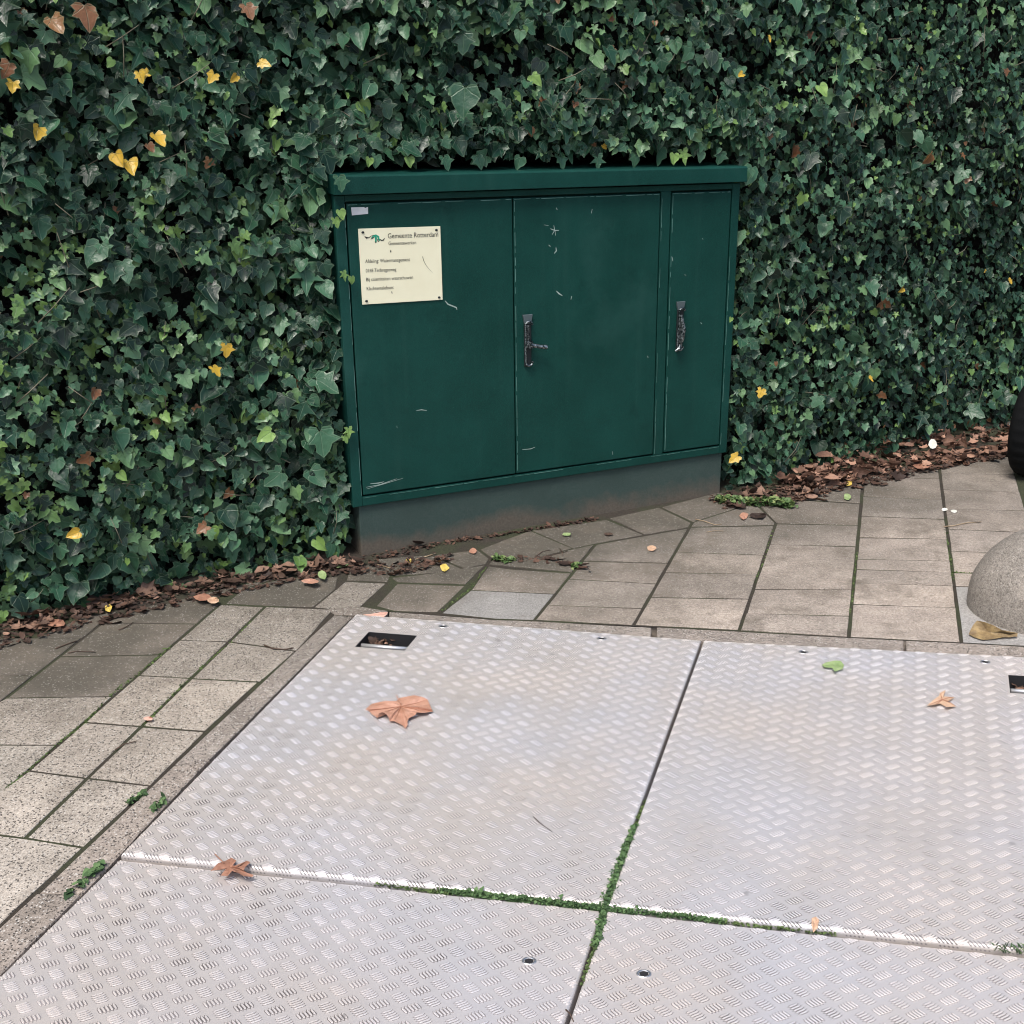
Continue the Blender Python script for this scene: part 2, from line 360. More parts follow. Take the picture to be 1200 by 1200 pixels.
pavers = [
 # column beside the kerb
 (S, P(310,711, 391,714.5, 348,763, 271,752)), (S, P(271,752, 347,763, 305,799, 221,795)), (S, P(221,795, 303,799, 241,857, 166.5,851)),
 (S, P(166.5,851, 241,857, 177,921, 104,912)), (S, P(104,912, 177,921, 98,993, 28,982)),
 # second column
 (S, P(258,708, 310,711, 271,752, 212.5,750)), (S, P(212.5,750, 271,752, 221,795, 160,791.5)), (S, P(160,791.5, 221,795, 166.5,851, 101,846.5)),
 (S, P(101,846.5, 166.5,851, 104,912, 33,903)), (S, P(33,903, 104,912, 28,982, -62,971)), 
 # large tile at the bottom left
 (S, P(-62,971, 28,982, 98,993, -12,1096, -205,1068)), (S, P(-205,1068, -12,1096, -150,1222, -370,1190)), (S, P(-205,971.5, -62,971, -205,1068, -372,1060)),
 # third column
 (B, P(231.5,731, 258,708, 233,704, 180,708, 121,729.7)), (B, P(121,729.7, 231.5,731, 186,767, 70,769.5)), (B, P(70,769.5, 186,767, 125,816, 7,818)),
 (S, P(7,818, 125,816, 61,873.5, -90,872.5)), (S, P(-90,872.5, 61,873.5, 0,931.5, -190,928)), (S, P(-190,928, 0,931.5, -36,962, -62,971, -205,971.5, -262,968)),
 # fourth column
 (B, P(94,748, 120,729.7, 140,716, 100,722, 40,748)), (B, P(-30,748, 94,748, 37,792, -100,793)), (B, P(-100,793, 37,792, -13,836, -220,838)), (S, P(-220,838, -13,836, -90,872.5, -105,897, -310,897)),
 (B, P(-240,748, -30,748, -100,793, -330,793)),
 # tiles in front of the hedge, above the corner
 (B, P(263,707.5, 285,690, 330,678, 397,676, 394,690, 367,711.7, 310,710)), (S, P(367,711.7, 394,690, 404,681.5, 453,683.5, 423,711, 388,714)),
 (B, P(405,680.5, 410,662, 462,660, 455,682)), (B, P(285,690, 225,708, 200,705, 260,690, 330,676)),
 (B, P(440,710, 465,683.5, 546,686, 513,717.5, 462,716)), (B, P(465,682.5, 458,677, 490,674, 570,662, 546,685)),
 (B, P(462,675, 440,655, 505,650, 545,668, 490,673)), (B, P(505,651, 560,644.5, 574,655, 571,661, 546,667)),
 (Y, P(517,718.5, 551.5,691.5, 646,696, 627,726.5, 580,725)), (B, P(551.5,691.5, 572,663, 600,667, 664,671.5, 646,696)),
 (B, P(572,662, 577,655.5, 632,654, 672,643.5, 700,638.5, 686,653, 664,671)),
 (B, P(562,644, 590,633, 621,622, 671.5,643, 632,654, 577,655)), (B, P(622,621.5, 711,609, 755,627, 703,637, 672,643)),
 (B, P(713,608, 772,594.5, 816,612.5, 808,618, 756,627)), (B, P(774,594, 842,577, 884,589, 816,612)), (B, P(817,612.3, 884,589.5, 911,613, 908,615.5, 809,617.5)),
 # columns running away from the kerb
 (B, P(700,638.5, 756,628, 806,619, 783,660, 687,657.5)), (B, P(687,657.5, 783,660, 768,684, 664,678.5)), (B, P(664,678.5, 768,684, 749.5,713, 641.5,709)), (B, P(641.5,709, 749.5,713, 742,732.5, 627,726.5)),
 (B, P(808,618, 908,616, 896.5,650.5, 793,647)), (B, P(793,647, 896.5,650.5, 889,673, 777,671)), (B, P(777,671, 889,673, 879,702, 758,700)), (B, P(758,700, 879,702, 866.7,738.5, 744,732.5)),
 (B, P(886,589, 915,585, 1011,590, 1007.5,615.5, 912,613.5)), (B, P(915,584, 935,570, 1012,567, 1011,590)),
 (B, P(910,614, 1007.5,615.5, 1003,640.5, 905,638)), (B, P(905,638, 1003,640.5, 1000,666, 896.5,663)),
 (B, P(896.5,663, 1000,666, 996.5,691.5, 887,690.5)), (B, P(887,690.5, 996.5,691.5, 996,722, 876.7,719)), (B, P(876.7,719, 996,722, 995.5,746.5, 868,739)),
 (B, P(1013,562, 1101,560, 1104,585.5, 1012,582)), (B, P(1013,562, 1014,548, 1100,545, 1101,560)), (B, P(1012,582, 1104,585.5, 1107,608.5, 1011,604.8)), (B, P(1011,604.8, 1107,608.5, 1110,631.7, 1008,629.8)),
 (B, P(1008,629.8, 1110,631.7, 1112.5,657.5, 1005,655)), (B, P(1005,655, 1112.5,657.5, 1115,671, 1003,667)), (B, P(1003,667, 1115,671, 1117,687, 1001,683)), (B, P(1001,683, 1117,687, 1120.5,712, 999,708)), (B, P(999,708, 1120.5,712, 1127,753, 997,746.5)),
 (B, P(1101,538, 1183,535, 1189,555.8, 1103,554.8)), (B, P(1103,554.8, 1189,555.8, 1195,576.5, 1106,573.5)), (B, P(1106,573.5, 1195,576.5, 1201,598.5, 1109,596)), (B, P(1109,596, 1201,598.5, 1208,624, 1111,620)),
 (B, P(1111,620, 1208,624, 1215,650, 1113,645.5)), (B, P(1113,645.5, 1215,650, 1222,674, 1117,671)), (B, P(1117,671, 1222,674, 1226,690, 1119,687)), (Y, P(1119,687, 1226,690, 1244,759.5, 1127,753)),
 (B, P(1183,520, 1280,520, 1290,548, 1189,546)),
]
random.seed(3)
for mt, pts in pavers: stone('paver', pts, mt, pav, gap=0.0035, bev=0.0018)
# columns further right, outside the picture, so the pavement goes on
rr = [520, 546, 573, 598, 625, 652, 682, 716, 760]
for i in range(8):
    for j in range(3):
        xa = lambda y, k: 1183 + k * (100 + (y - 520) * 0.16) + (y - 520) * 0.28 + k * (y - 520) * 0.12
        a, b_ = rr[i], rr[i + 1]
        if j == 0 and i == 0: continue
        stone('paver', P(xa(a, j) + 6, a, xa(a, j + 1) + 6, a, xa(b_, j + 1) + 6, b_, xa(b_, j) + 6, b_), B, pav)
# kerb
kerb = empty('kerb', tuple(c00)); tag(kerb, kind='structure')
def inner(t):   # plate edge with a fine gap
    return c00.lerp(n0, t) if t <= 1 else n0.lerp(b0, t - 1)
def kstone(name, pts, **k):
    o = stone(name, pts, m_kerb, None, gap=0.002, th=0.09, sub=5, **k); o.parent = kerb; o.location = o.location - kerb.location; return o
off = Vector((-0.0005, 0.0, 0))
kerb_cuts = [(391, 721, 414, 723), (203, 898, 246, 892), (43, 1048, 96, 1049), (-117, 1195, -60, 1205)]
ks = [(G(a, b_), G(c, d)) for a, b_, c, d in kerb_cuts]
for i in range(3):
    (a0, a1), (e0, e1) = ks[i], ks[i + 1]
    kstone('kerb_stone', [a0 + (0, 0, 0) if False else a0, a1 + off, e1 + off, e0], zt=0.002)
kstone('kerb_stone', [G(383, 714.5), G(424, 711.5), G(455, 716), G(455, 725), G(416, 721.5), G(392, 721)], zt=0.003)
bk = [(455, 716, 455, 725.2), (580, 726, 580, 734.3), (766, 735, 765, 748.6), (960, 745, 960, 760.2), (1127, 753, 1127, 768.8), (1330, 764, 1330, 779.5)]
kstone('kerb_stone', P(455.5,716, 580,726, 627,727.5, 764,735.5, 764,748.4, 580,734.8, 455.5,725.4), zt=0.0)
kstone('kerb_stone', P(769,735, 870,740, 960,745, 1060,749.8, 1060,764.5, 960,760, 825,752.5, 769,748.8), zt=0.0)
kstone('kerb_stone', P(1061,749.8, 1127,753, 1200,757.2, 1330,764, 1330,779, 1200,772, 1061,764.5), zt=0.0)

# ------------------------------------------------------------------ tread plates
def plate(q, z0, label, holes=None, bolts=(), rim=0.006, rim_front=None, seed=1):
    """q: corners back-left, back-right, front-right, front-left of the pit cell; u to the right, v to the front, in tread pitches"""
    q = [Vector(p) for p in q]; g = 0.0038
    root = empty('tread_plate', tuple(q[0] * 0.25 + q[1] * 0.25 + q[2] * 0.25 + q[3] * 0.25))
    tag(root, label, 'metal plate', 'aluminium tread plates over the pit')
    U = ((q[1] - q[0]).length + (q[2] - q[3]).length) / 2; Vv = ((q[3] - q[0]).length + (q[2] - q[1]).length) / 2
    def at(u, v, z): # u in 0..U, v in 0..Vv
        a, b_ = u / U, v / Vv
        p = (q[0] * (1 - a) + q[1] * a) * (1 - b_) + (q[3] * (1 - a) + q[2] * a) * b_
        return Vector((p.x, p.y, z))
    rf = rim_front or rim
    def hgt(u, v):
        z = z0
        for d, r in ((u - g, rim), (U - g - u, rim), (v - g, rim), (Vv - g - v, rf)):
            if d < r:
                e = r - max(d, 0.0); z = min(z, z0 - (r - math.sqrt(max(r * r - e * e, 0))))
        return z
    # sheet
    mb = MB()
    def ringpts(k):   # k 0..4 : 0 outermost low, 4 flat top
        o = []
        fr = [0.0, 0.06, 0.28, 0.6, 1.0][k]
        u0, u1, v0, v1 = g + rim * fr, U - g - rim * fr, g + rim * fr, Vv - g - rf * fr
        return [(u0, v0), (u1, v0), (u1, v1), (u0, v1)]
    rings = [ringpts(k) for k in range(5)]
    V = []
    for k in range(5):
        e = 1 - [0.0, 0.06, 0.28, 0.6, 1.0][k]
        for ci, (u, v) in enumerate(rings[k]):
            V.append((u, v, None, k))
    # separate strips so front rim may be deeper than the sides
    def strip(side):
        idx = [(0, 1), (1, 2), (2, 3), (3, 0)][side]; r = rf if side == 2 else rim
        vv = []; ff = []
        for k in range(5):
            fr = [0.0, 0.06, 0.28, 0.6, 1.0][k]; e = r * (1 - fr); z = z0 - (r - math.sqrt(max(r * r - e * e, 0)))
            for c in idx: vv.append(at(*rings[k][c], z))
        n = 2
        base = [at(*rings[0][c], -0.05) for c in idx]; vv = base + vv
        for k in range(5): ff.append((k * 2, k * 2 + 1, k * 2 + 3, k * 2 + 2))
        mb.add(vv, ff)
    for s in range(4): strip(s)
    tl, tr, br, bl = rings[4]
    if holes:
        (hu0, hv0, hu1, hv1) = holes; hp = [(hu0, hv0), (hu1, hv0), (hu1, hv1), (hu0, hv1)]
        op = [tl, tr, br, bl]
        vv = [at(*p, z0) for p in op] + [at(*p, z0) for p in hp]
        mb.add(vv, [(0, 4, 5, 1), (1, 5, 6, 2), (2, 6, 7, 3), (3, 7, 4, 0)])
    else: mb.add([at(*p, z0) for p in (tl, bl, br, tr)], [(0, 1, 2, 3)])
    sh = mb.build('sheet', m_alu, root, loc=None); sh.location = -root.location
    for p in sh.data.polygons: p.use_smooth = False
    if holes:
        hb = MB(); zd = z0 - 0.045
        vv = [at(*p, z0 - 0.0003) for p in hp] + [at(*p, zd) for p in hp]
        hb.add(vv, [(0, 1, 5, 4), (1, 2, 6, 5), (2, 3, 7, 6), (3, 0, 4, 7), (4, 5, 6, 7)])
        o = hb.build('lifting_pocket', m_dark, root); o.location = -root.location
        rb = MB(); vm = hv0 + (hv1 - hv0) * 0.66
        rb.tube([at(hu0 + 0.004, vm, z0 - 0.012), at(hu1 - 0.004, vm, z0 - 0.012)], 0.0065, 10)
        o = rb.build('lifting_bar', m_galv, root, smooth=True); o.location = -root.location
    # raised quintet bars
    p = 0.0 + Wm / 18.4; rnd = random.Random(seed)
    pv = p * 0.75 / 0.76
    # metric: true (unforeshortened) pitches along u and v
    nu = int(round(U / p)); pu = U / nu; nv = 28; pvv = Vv / nv
    V = []; Fc = []; nb = 0; GV = []; GF = []
    L2, w2, h = 0.215, 0.038, 0.0021
    hexa = [(-1, 0), (-.55, 1), (.55, 1), (1, 0), (.55, -1), (-.55, -1)]
    tmpl = [(a, b_, 0) for a, b_ in hexa] + [(a * .86, b_ * .55, 1) for a, b_ in hexa]
    tf = [tuple(range(6, 12))] + [(i_, (i_ + 1) % 6, 6 + (i_ + 1) % 6, 6 + i_) for i_ in range(6)]
    ss = math.sqrt(0.5)
    bolt_uv = [b_[:2] for b_ in bolts]
    for i in range(-1, nu + 1):
        for j in range(-1, nv + 1):
            for typ in (0, 1):
                cu, cv = (i + 0.5 * typ + 0.25), (j + 0.5 * typ + 0.25)
                w0 = at(min(max(cu * pu, 0), U), min(max(cv * pvv, 0), Vv), z0); px, py = PR(w0)
                if not (-60 < px < 1260 and py < 1290): continue
                du, dv = (ss, -ss) if typ else (ss, ss)       # bar direction
                su, sv = (ss, ss) if typ else (ss, -ss)        # stacking direction
                for k in range(-2, 3):
                    bu, bv = cu + su * k * 0.118, cv + sv * k * 0.118
                    if not (g < bu * pu < U - g and g < bv * pvv < Vv - g): continue
                    if holes and hu0 - 0.006 < bu * pu < hu1 + 0.006 and hv0 - 0.006 < bv * pvv < hv1 + 0.006: continue
                    if any(abs(bu * pu - x) < 0.0165 and abs(bv * pvv - y) < 0.0125 for x, y in bolt_uv): continue
                    wear = 0.75 + 0.35 * noise.noise(Vector((bu * 0.23, bv * 0.23, seed)))
                    hh = h * wear; ln = L2 * (0.9 if abs(k) == 2 else 1.0); bb = len(V)
                    for (a, b_, cc) in tmpl:
                        x = (bu + du * a * ln + su * b_ * w2) * pu; y = (bv + dv * a * ln + sv * b_ * w2) * pvv
                        x = min(max(x, g), U - g); y = min(max(y, g), Vv - g)
                        V.append(at(x, y, hgt(x, y) + (hh if cc else -0.0004)))
                    Fc += [tuple(bb + t for t in f) for f in tf]; nb += 1
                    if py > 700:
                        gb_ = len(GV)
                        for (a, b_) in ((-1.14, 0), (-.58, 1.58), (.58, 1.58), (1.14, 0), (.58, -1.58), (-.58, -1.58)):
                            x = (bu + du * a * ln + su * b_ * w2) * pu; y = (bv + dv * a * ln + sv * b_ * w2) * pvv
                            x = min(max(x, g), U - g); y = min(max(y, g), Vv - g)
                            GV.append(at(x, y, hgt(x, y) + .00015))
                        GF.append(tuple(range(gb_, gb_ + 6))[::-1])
    # dark ticks over the rounded front rim: shadows of bar edges painted in
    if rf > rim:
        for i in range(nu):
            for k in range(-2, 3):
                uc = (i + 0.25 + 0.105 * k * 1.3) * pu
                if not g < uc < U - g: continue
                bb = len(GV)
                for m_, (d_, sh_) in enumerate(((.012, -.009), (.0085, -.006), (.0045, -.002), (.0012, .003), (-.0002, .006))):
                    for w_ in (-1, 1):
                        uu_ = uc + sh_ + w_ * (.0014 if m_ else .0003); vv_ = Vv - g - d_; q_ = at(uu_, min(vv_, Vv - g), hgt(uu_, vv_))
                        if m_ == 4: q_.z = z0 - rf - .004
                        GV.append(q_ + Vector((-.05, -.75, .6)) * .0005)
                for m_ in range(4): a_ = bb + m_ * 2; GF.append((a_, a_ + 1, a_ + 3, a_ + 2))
    me = mesh('tread_bars', V, Fc); bm = bmesh.new(); bm.from_mesh(me); bmesh.ops.recalc_face_normals(bm, faces=bm.faces[:])
    bm.to_mesh(me); bm.free(); me.update()
    # make sure the bars face upwards
    og = link('grime_shade_marks', mesh('grime_shade_marks', GV, GF), m_grime_shade, root); og.location = -root.location; tag(og, kind='stuff')
    o = link('tread_bars', me, m_bar, root); o.location = -root.location; tag(o, kind='stuff')
    for (bu, bv) in bolts:
        cw = at(bu, bv, z0)
        bo = MB(); n = 20
        rr_ = [(0.0135, -0.002), (0.0135, 0.0012), (0.0122, 0.0020), (0.0100, 0.0020), (0.0088, 0.0008)]
        vv = [cw + Vector((r * math.cos(6.2832 * t / n), 0.76 * r * math.sin(6.2832 * t / n), z)) for r, z in rr_ for t in range(n)]
        ff = [(a * n + t, a * n + (t + 1) % n, (a + 1) * n + (t + 1) % n, (a + 1) * n + t) for a in range(4) for t in range(n)]
        bo.add(vv, ff); o = bo.build('bolt', m_steel, root); o.location = -root.location
        so = MB(); so.add([cw + Vector((0.0088 * (1 if t % 2 else .86) * math.cos(6.2832 * t / 12), 0.76 * 0.0088 * (1 if t % 2 else .86) * math.sin(6.2832 * t / 12), 0.0009)) for t in range(12)], [tuple(range(12))])
        s_o = so.build('socket', m_dark, o)
    return root, at, U, Vv
def uv_of(q, P_):   # inverse bilinear (few Newton steps) -> metres
    U = ((q[1] - q[0]).length + (q[2] - q[3]).length) / 2; Vv = ((q[3] - q[0]).length + (q[2] - q[1]).length) / 2
    a = b_ = 0.5
    for _ in range(30):
        f = (q[0] * (1 - a) + q[1] * a) * (1 - b_) + (q[3] * (1 - a) + q[2] * a) * b_ - P_
        fa = (q[1] - q[0]) * (1 - b_) + (q[2] - q[3]) * b_; fb = (q[3] * (1 - a) + q[2] * a) - (q[0] * (1 - a) + q[1] * a)
        D = fa.x * fb.y - fa.y * fb.x; a -= (f.x * fb.y - f.y * fb.x) / D; b_ -= (fa.x * f.y - fa.y * f.x) / D
    return a * U, b_ * Vv
Z1, Z2 = 0.011, 0.003
q1 = [c00, m0, n1, n0]; q2 = [m0, c20, n2, n1]; q3 = [n0, n1, b1, b0]; q4 = [n1, n2, b2, b1]
h1 = uv_of(q1, G(424.5, 748.8, Z1)); h2_ = uv_of(q1, G(481.2, 754, Z1)); h3 = uv_of(q1, G(460.6, 742.7, Z1)); h4 = uv_of(q1, G(445.4, 760.2, Z1))
hole1 = (h1[0], h3[1], h2_[0], h4[1])
ha = uv_of(q2, G(1181.5, 791, Z1)); hb_ = uv_of(q2, G(1184, 812, Z1))
hole2 = (ha[0], ha[1], ha[0] + (h2_[0] - h1[0]), hb_[1])
def bl(q, z, *pts): return [uv_of(q, G(x, y, z)) for x, y in pts]
plate(q1, Z1, 'back left tread plate carrying the big orange maple leaf', hole1, bl(q1, Z1, (519, 734.2), (705, 748.6)), rim_front=0.008, seed=1)
plate(q2, Z1, 'back right tread plate in front of the concrete bollard', hole2, bl(q2, Z1, (941.5, 764.5), (1154.5, 776)), rim_front=0.008, seed=2)
plate(q3, Z2, 'front left tread plate with one round bolt beside the mossy seam', None, bl(q3, Z2, (620, 1126.5)), seed=3)
plate(q4, Z2, 'front right tread plate with one round bolt in its left corner', None, bl(q4, Z2, (754.5, 1141.5)), seed=4)

# ------------------------------------------------------------------ cabinet
CA = Vector((-0.5812, 3.6515, 0)); AN = 0.4376
cu_, cn_ = Vector((math.cos(AN), math.sin(AN), 0)), Vector((math.sin(AN), -math.cos(AN), 0))   # along, outward
def UZ(x, y, off=0.0):
    d = Vector(RC.T @ np.array([(x - PX) / F, (y - PY) / F, 1.0])); o = Vector((0, 0, H)); a0 = CA + cn_ * off
    t = (a0 - o).dot(cn_) / d.dot(cn_); X = o + d * t; return (X - a0).dot(cu_), X.z
DL, DR, S1, S2, S3, FR = 0.037, 1.4168, 0.5848, 1.131, 1.1776, 1.4529
DT, DB, FB, FT = 1.1273, 0.2067, 0.1702, 1.140
za = [UZ(405.8, 238.8)[1], UZ(857, 223.5)[1], UZ(425.8, 580.4)[1], UZ(843.3, 520.8)[1]]
def warp(u, z):
    t = (u - DL) / (DR - DL); zt = za[0] + (za[1] - za[0]) * t; zz = za[2] + (za[3] - za[2]) * t
    if z < DB: return zz - (DB - z) * max(0.0, (zz + 0.0) / DB)
    return zz + (z - DB) / (DT - DB) * (zt - zz)
def CP(u, z, o=0.0): return CA + cu_ * u + cn_ * o + Vector((0, 0, warp(u, z)))
def cbox(mb, u0, u1, z0, z1, o0, o1, mi=0):
    V = [CP(u, z, o) for o in (o0, o1) for z in (z0, z1) for u in (u0, u1)]
    mb.add(V, [(0, 1, 3, 2), (4, 6, 7, 5), (0, 4, 5, 1), (2, 3, 7, 6), (0, 2, 6, 4), (1, 5, 7, 3)], mi)
cab = empty('utility_cabinet', tuple(CA + cu_ * 0.7 - cn_ * 0.15))
tag(cab, 'dark green metal utility cabinet with three doors, set into the ivy hedge', 'cabinet')
def cpart(mb, name, mats, parent=None, **k):
    o = mb.build(name, mats, parent or cab, **k); o.location = -cab.location if not parent or parent is cab else Vector((0, 0, 0)); return o
DEP = -0.34
mb = MB(); cbox(mb, 0.004, FR - 0.004, FB + 0.004, FT + 0.012, DEP, -0.03); cpart(mb, 'body', m_green)
mb = MB()
cbox(mb, 0, DL - 0.005, FB, FT + 0.012, -0.028, 0.0); cbox(mb, DR + 0.005, FR, FB, FT + 0.012, -0.028, 0.0)
cbox(mb, DL - 0.0045, DR + 0.0045, FB, DB - 0.006, -0.028, -0.0006); cbox(mb, DL - 0.0045, DR + 0.0045, DT + 0.006, FT + 0.012, -0.028, -0.0006)
cbox(mb, S2 + 0.004, S3 - 0.004, DB - 0.0055, DT + 0.0055, -0.028, -0.001)
cpart(mb, 'door_frame', m_green, bevel=0.0018, seg=2)
mb = MB(); cbox(mb, 0.0225, FR - 0.012, -0.06, FB + 0.006, DEP + 0.02, -0.012); cpart(mb, 'plinth', m_plinth, bevel=0.003)
mb = MB()
V = []
lz0, lz1 = 1.164, 1.228
for (u0, u1) in ((-0.022, FR + 0.024),):
    pr_ = [(0.030, lz0), (0.030, lz1 - 0.006), (0.024, lz1), (DEP - 0.02, lz1 + 0.004), (DEP - 0.02, lz0), (0.022, lz0 - 0.001), ]
    n = len(pr_)
    ua = UZ(391.5, 216, 0.03)[0]; ub = UZ(876, 203, 0.03)[0]
    za1, zb1 = UZ(391.5, 205.5, 0.03)[1], UZ(876, 195, 0.03)[1]; za0, zb0 = UZ(400, 228.3, 0.03)[1], UZ(876, 213, 0.03)[1]
    def LP(u, o, z):
        t = (u - ua) / (ub - ua); a = za0 + (zb0 - za0) * t; b_ = za1 + (zb1 - za1) * t
        return CA + cu_ * u + cn_ * o + Vector((0, 0, a + (z - lz0) / (lz1 - lz0) * (b_ - a)))
    mb.add([LP(u, o, z) for u in (ua, ub) for o, z in pr_], [tuple(range(n))[::-1], tuple(range(n, 2 * n))] + [(i, (i + 1) % n, n + (i + 1) % n, n + i) for i in range(n)])
cpart(mb, 'roof', m_green, bevel=0.0015)
doors = []
for (u0, u1) in ((DL, S1 - 0.002), (S1 + 0.002, S2), (S3, DR)):
    mb = MB(); cbox(mb, u0, u1, DB, DT, -0.022, 0.0005)
    doors.append(cpart(mb, 'door', m_green, bevel=0.0026, seg=2))
def dpart(mb, name, mats, door, **k):
    o = mb.build(name, mats, door, **k); return o
# pale lines on worn door edges, with the bevel highlight painted in
for d, (u0, u1, ul) in zip(doors, ((DL, S1 - 0.002, None), (S1 + 0.002, S2, S1 + .002), (S3, DR, S3))):
    mb = MB(); random.seed(int(u0 * 100))
    def edge_glints(a, b_, horiz):
        t = a
        while t < b_:
            l = random.uniform(0.01, 0.09); e = min(t + l, b_); wd = random.uniform(0.0008, 0.0021)
            if random.random() < 0.85:
                if horiz: mb.add([CP(t, DT - 0.0032 - wd, 0.0009), CP(e, DT - 0.0032 - wd * .6, 0.0009), CP(e, DT - 0.003, 0.0009), CP(t, DT - 0.003, 0.0009)], [(0, 1, 2, 3)])
                else: mb.add([CP(ul + .003, t, .0009), CP(ul + .003 + wd * 1.1, t, .0009), CP(ul + .003 + wd, e, .0009), CP(ul + .003, e, .0009)], [(0, 1, 2, 3)])
            t = e + random.uniform(0, 0.02)
    edge_glints(u0 + .004, u1 - .004, True)
    if ul: edge_glints(DB + .01, DT - .01, False)
    tag(dpart(mb, 'worn_highlight', m_edge_hl, d), kind='stuff')
mb = MB(); random.seed(4)
def frame_glints(p0, p1, wn):
    L = math.hypot(p1[0] - p0[0], p1[1] - p0[1]); t = 0
    while t < L:
        l = random.uniform(.02, .12); e = min(t + l, L); wd = random.uniform(.0008, .0019)
        if random.random() < .85:
            a = (p0[0] + (p1[0] - p0[0]) * t / L, p0[1] + (p1[1] - p0[1]) * t / L); b_ = (p0[0] + (p1[0] - p0[0]) * e / L, p0[1] + (p1[1] - p0[1]) * e / L)
            mb.add([CP(a[0], a[1], .0012), CP(b_[0], b_[1], .0012), CP(b_[0] + wn[0] * wd * .7, b_[1] + wn[1] * wd * .7, .0012), CP(a[0] + wn[0] * wd, a[1] + wn[1] * wd, .0012)], [(0, 1, 2, 3)])
        t = e + random.uniform(0, .02)
frame_glints((DL, DB - .0085), (DR, DB - .0085), (0, -1)); frame_glints((DL - .0065, DB), (DL - .0065, DT), (-1, 0)); frame_glints((DR + .0065, DB), (DR + .0065, DT), (1, 0)); frame_glints((S2 + .0065, DB), (S2 + .0065, DT), (1, 0))
tag(cpart(mb, 'worn_highlight', m_edge_hl), kind='stuff')  # same painted highlight along the frame edges
# scratches, measured in the photo
def strokes(door, name, mat, items, o=0.0012):
    mb = MB()
    for pts, wpx in items:
        q = [UZ(x, y, o) for x, y in pts]; wd = wpx / 370.0 / 2
        vv = []; ff = []
        for i, (u, z) in enumerate(q):
            a = q[max(i - 1, 0)]; b_ = q[min(i + 1, len(q) - 1)]; dx, dz = b_[0] - a[0], b_[1] - a[1]; l = math.hypot(dx, dz) or 1
            k = wd * (0.45 if i in (0, len(q) - 1) else 1.0)
            for s in (-1, 1): vv.append(CA + cu_ * (u - dz / l * k * s) + cn_ * o + Vector((0, 0, z + dx / l * k * s)))
        for i in range(len(q) - 1): ff.append((2 * i, 2 * i + 1, 2 * i + 3, 2 * i + 2))
        mb.add(vv, ff)
    tag(dpart(mb, name, mat, door), kind='stuff')
strokes(doors[0], 'scratches', m_scr, [([(521.5,352.5),(525,356.5),(530,358.5),(535,360.5),(535.5,363)],1.5), ([(429,571),(445,568),(465,561)],0.9), ([(430,573),(450,567),(472,560.5)],0.7),
    ([(434,567),(444,566),(450,564.5)],1.3), ([(488,481),(494,480.2),(500,481)],1.1), ([(465,499),(465.4,501.5)],.8)])
strokes(doors[1], 'scratches', m_scr, [([(645,268),(650,270),(655,270)],1.3), ([(647,275),(650,270),(649,264)],1.1), ([(651,276),(650.5,270)],1.2), ([(637.5,263.5),(643,264.5)],.8), ([(651.5,290),(652,294),(649.5,297)],1.6),
    ([(652,341),(655,344),(659,346.5)],1.7), ([(670,347),(669,351)],1.8), ([(694,245),(693,250)],1.4), ([(652,243.5),(653,246)],1.8), ([(759,417),(759.5,419.5)],1.3), ([(718,529),(718,533)],.9), ([(612,527),(622,526),(627,524)],1.0), ([(643,287),(645,289)],1.5)])
strokes(doors[2], 'scratches', m_scr, [([(821,378),(822.5,379.5)],1.8), ([(787.5,301),(788.5,306)],1.5), ([(802,322),(804,322.5)],.9), ([(823,279.5),(824,280.5)],1.2)])
# sign
SG = [UZ(419.3, 268), UZ(515.5, 265), UZ(518.3, 351), UZ(424.2, 356.8)]
def SP(a, b_, o):
    u = (SG[0][0] * (1 - a) + SG[1][0] * a) * (1 - b_) + (SG[3][0] * (1 - a) + SG[2][0] * a) * b_
    z = (SG[0][1] * (1 - a) + SG[1][1] * a) * (1 - b_) + (SG[3][1] * (1 - a) + SG[2][1] * a) * b_
    return CA + cu_ * u + cn_ * o + Vector((0, 0, z))
mb = MB(); V = [SP(a, b_, o) for o in (0.0008, 0.004) for b_ in (0, 1) for a in (0, 1)]
mb.add(V, [(0, 1, 3, 2), (4, 6, 7, 5), (0, 4, 5, 1), (2, 3, 7, 6), (0, 2, 6, 4), (1, 5, 7, 3)])
sign = dpart(mb, 'sign_plate', m_sign, doors[0], bevel=0.0006)
def text_mesh(body):
    cd = bpy.data.curves.new('lettering', 'FONT'); cd.body = body; cd.size = 1; cd.resolution_u = 3; cd.offset = 0.0
    ob = bpy.data.objects.new('lettering', cd); COL.objects.link(ob); dg = bpy.context.evaluated_depsgraph_get()
    me = bpy.data.meshes.new_from_object(ob.evaluated_get(dg)); bpy.data.objects.remove(ob); bpy.data.curves.remove(cd); return me
LET = []
for body, a0, a1, bb, hh in (('Gemeente Rotterdam', .348, .968, .137, .066), ('Gemeentewerken', .352, .69, .226, .047), ('Afdeling: Watermanagement', .062, .605, .449, .047),
                             ('0168 Terbregseweg', .062, .432, .573, .047), ('Bij calamiteiten waarschuwen', .062, .635, .690, .047), ('Klachtentelefoon:', .062, .390, .812, .047)):
    me = text_mesh(body); xs = [v.co.x for v in me.vertices]; x0, x1 = min(xs), max(xs)
    V = [SP(a0 + (v.co.x - x0) / (x1 - x0) * (a1 - a0), bb - v.co.y / 0.69 * hh, 0.0047) for v in me.vertices]
    LET.append((V, [tuple(p.vertices) for p in me.polygons])); bpy.data.meshes.remove(me)
mb = MB()
for V, Fc in LET: mb.add(V, Fc)
mb.add([SP(a, b_, .0047) for a, b_ in ((.368, .295), (.382, .295), (.382, .322), (.368, .322))], [(0, 1, 2, 3)])
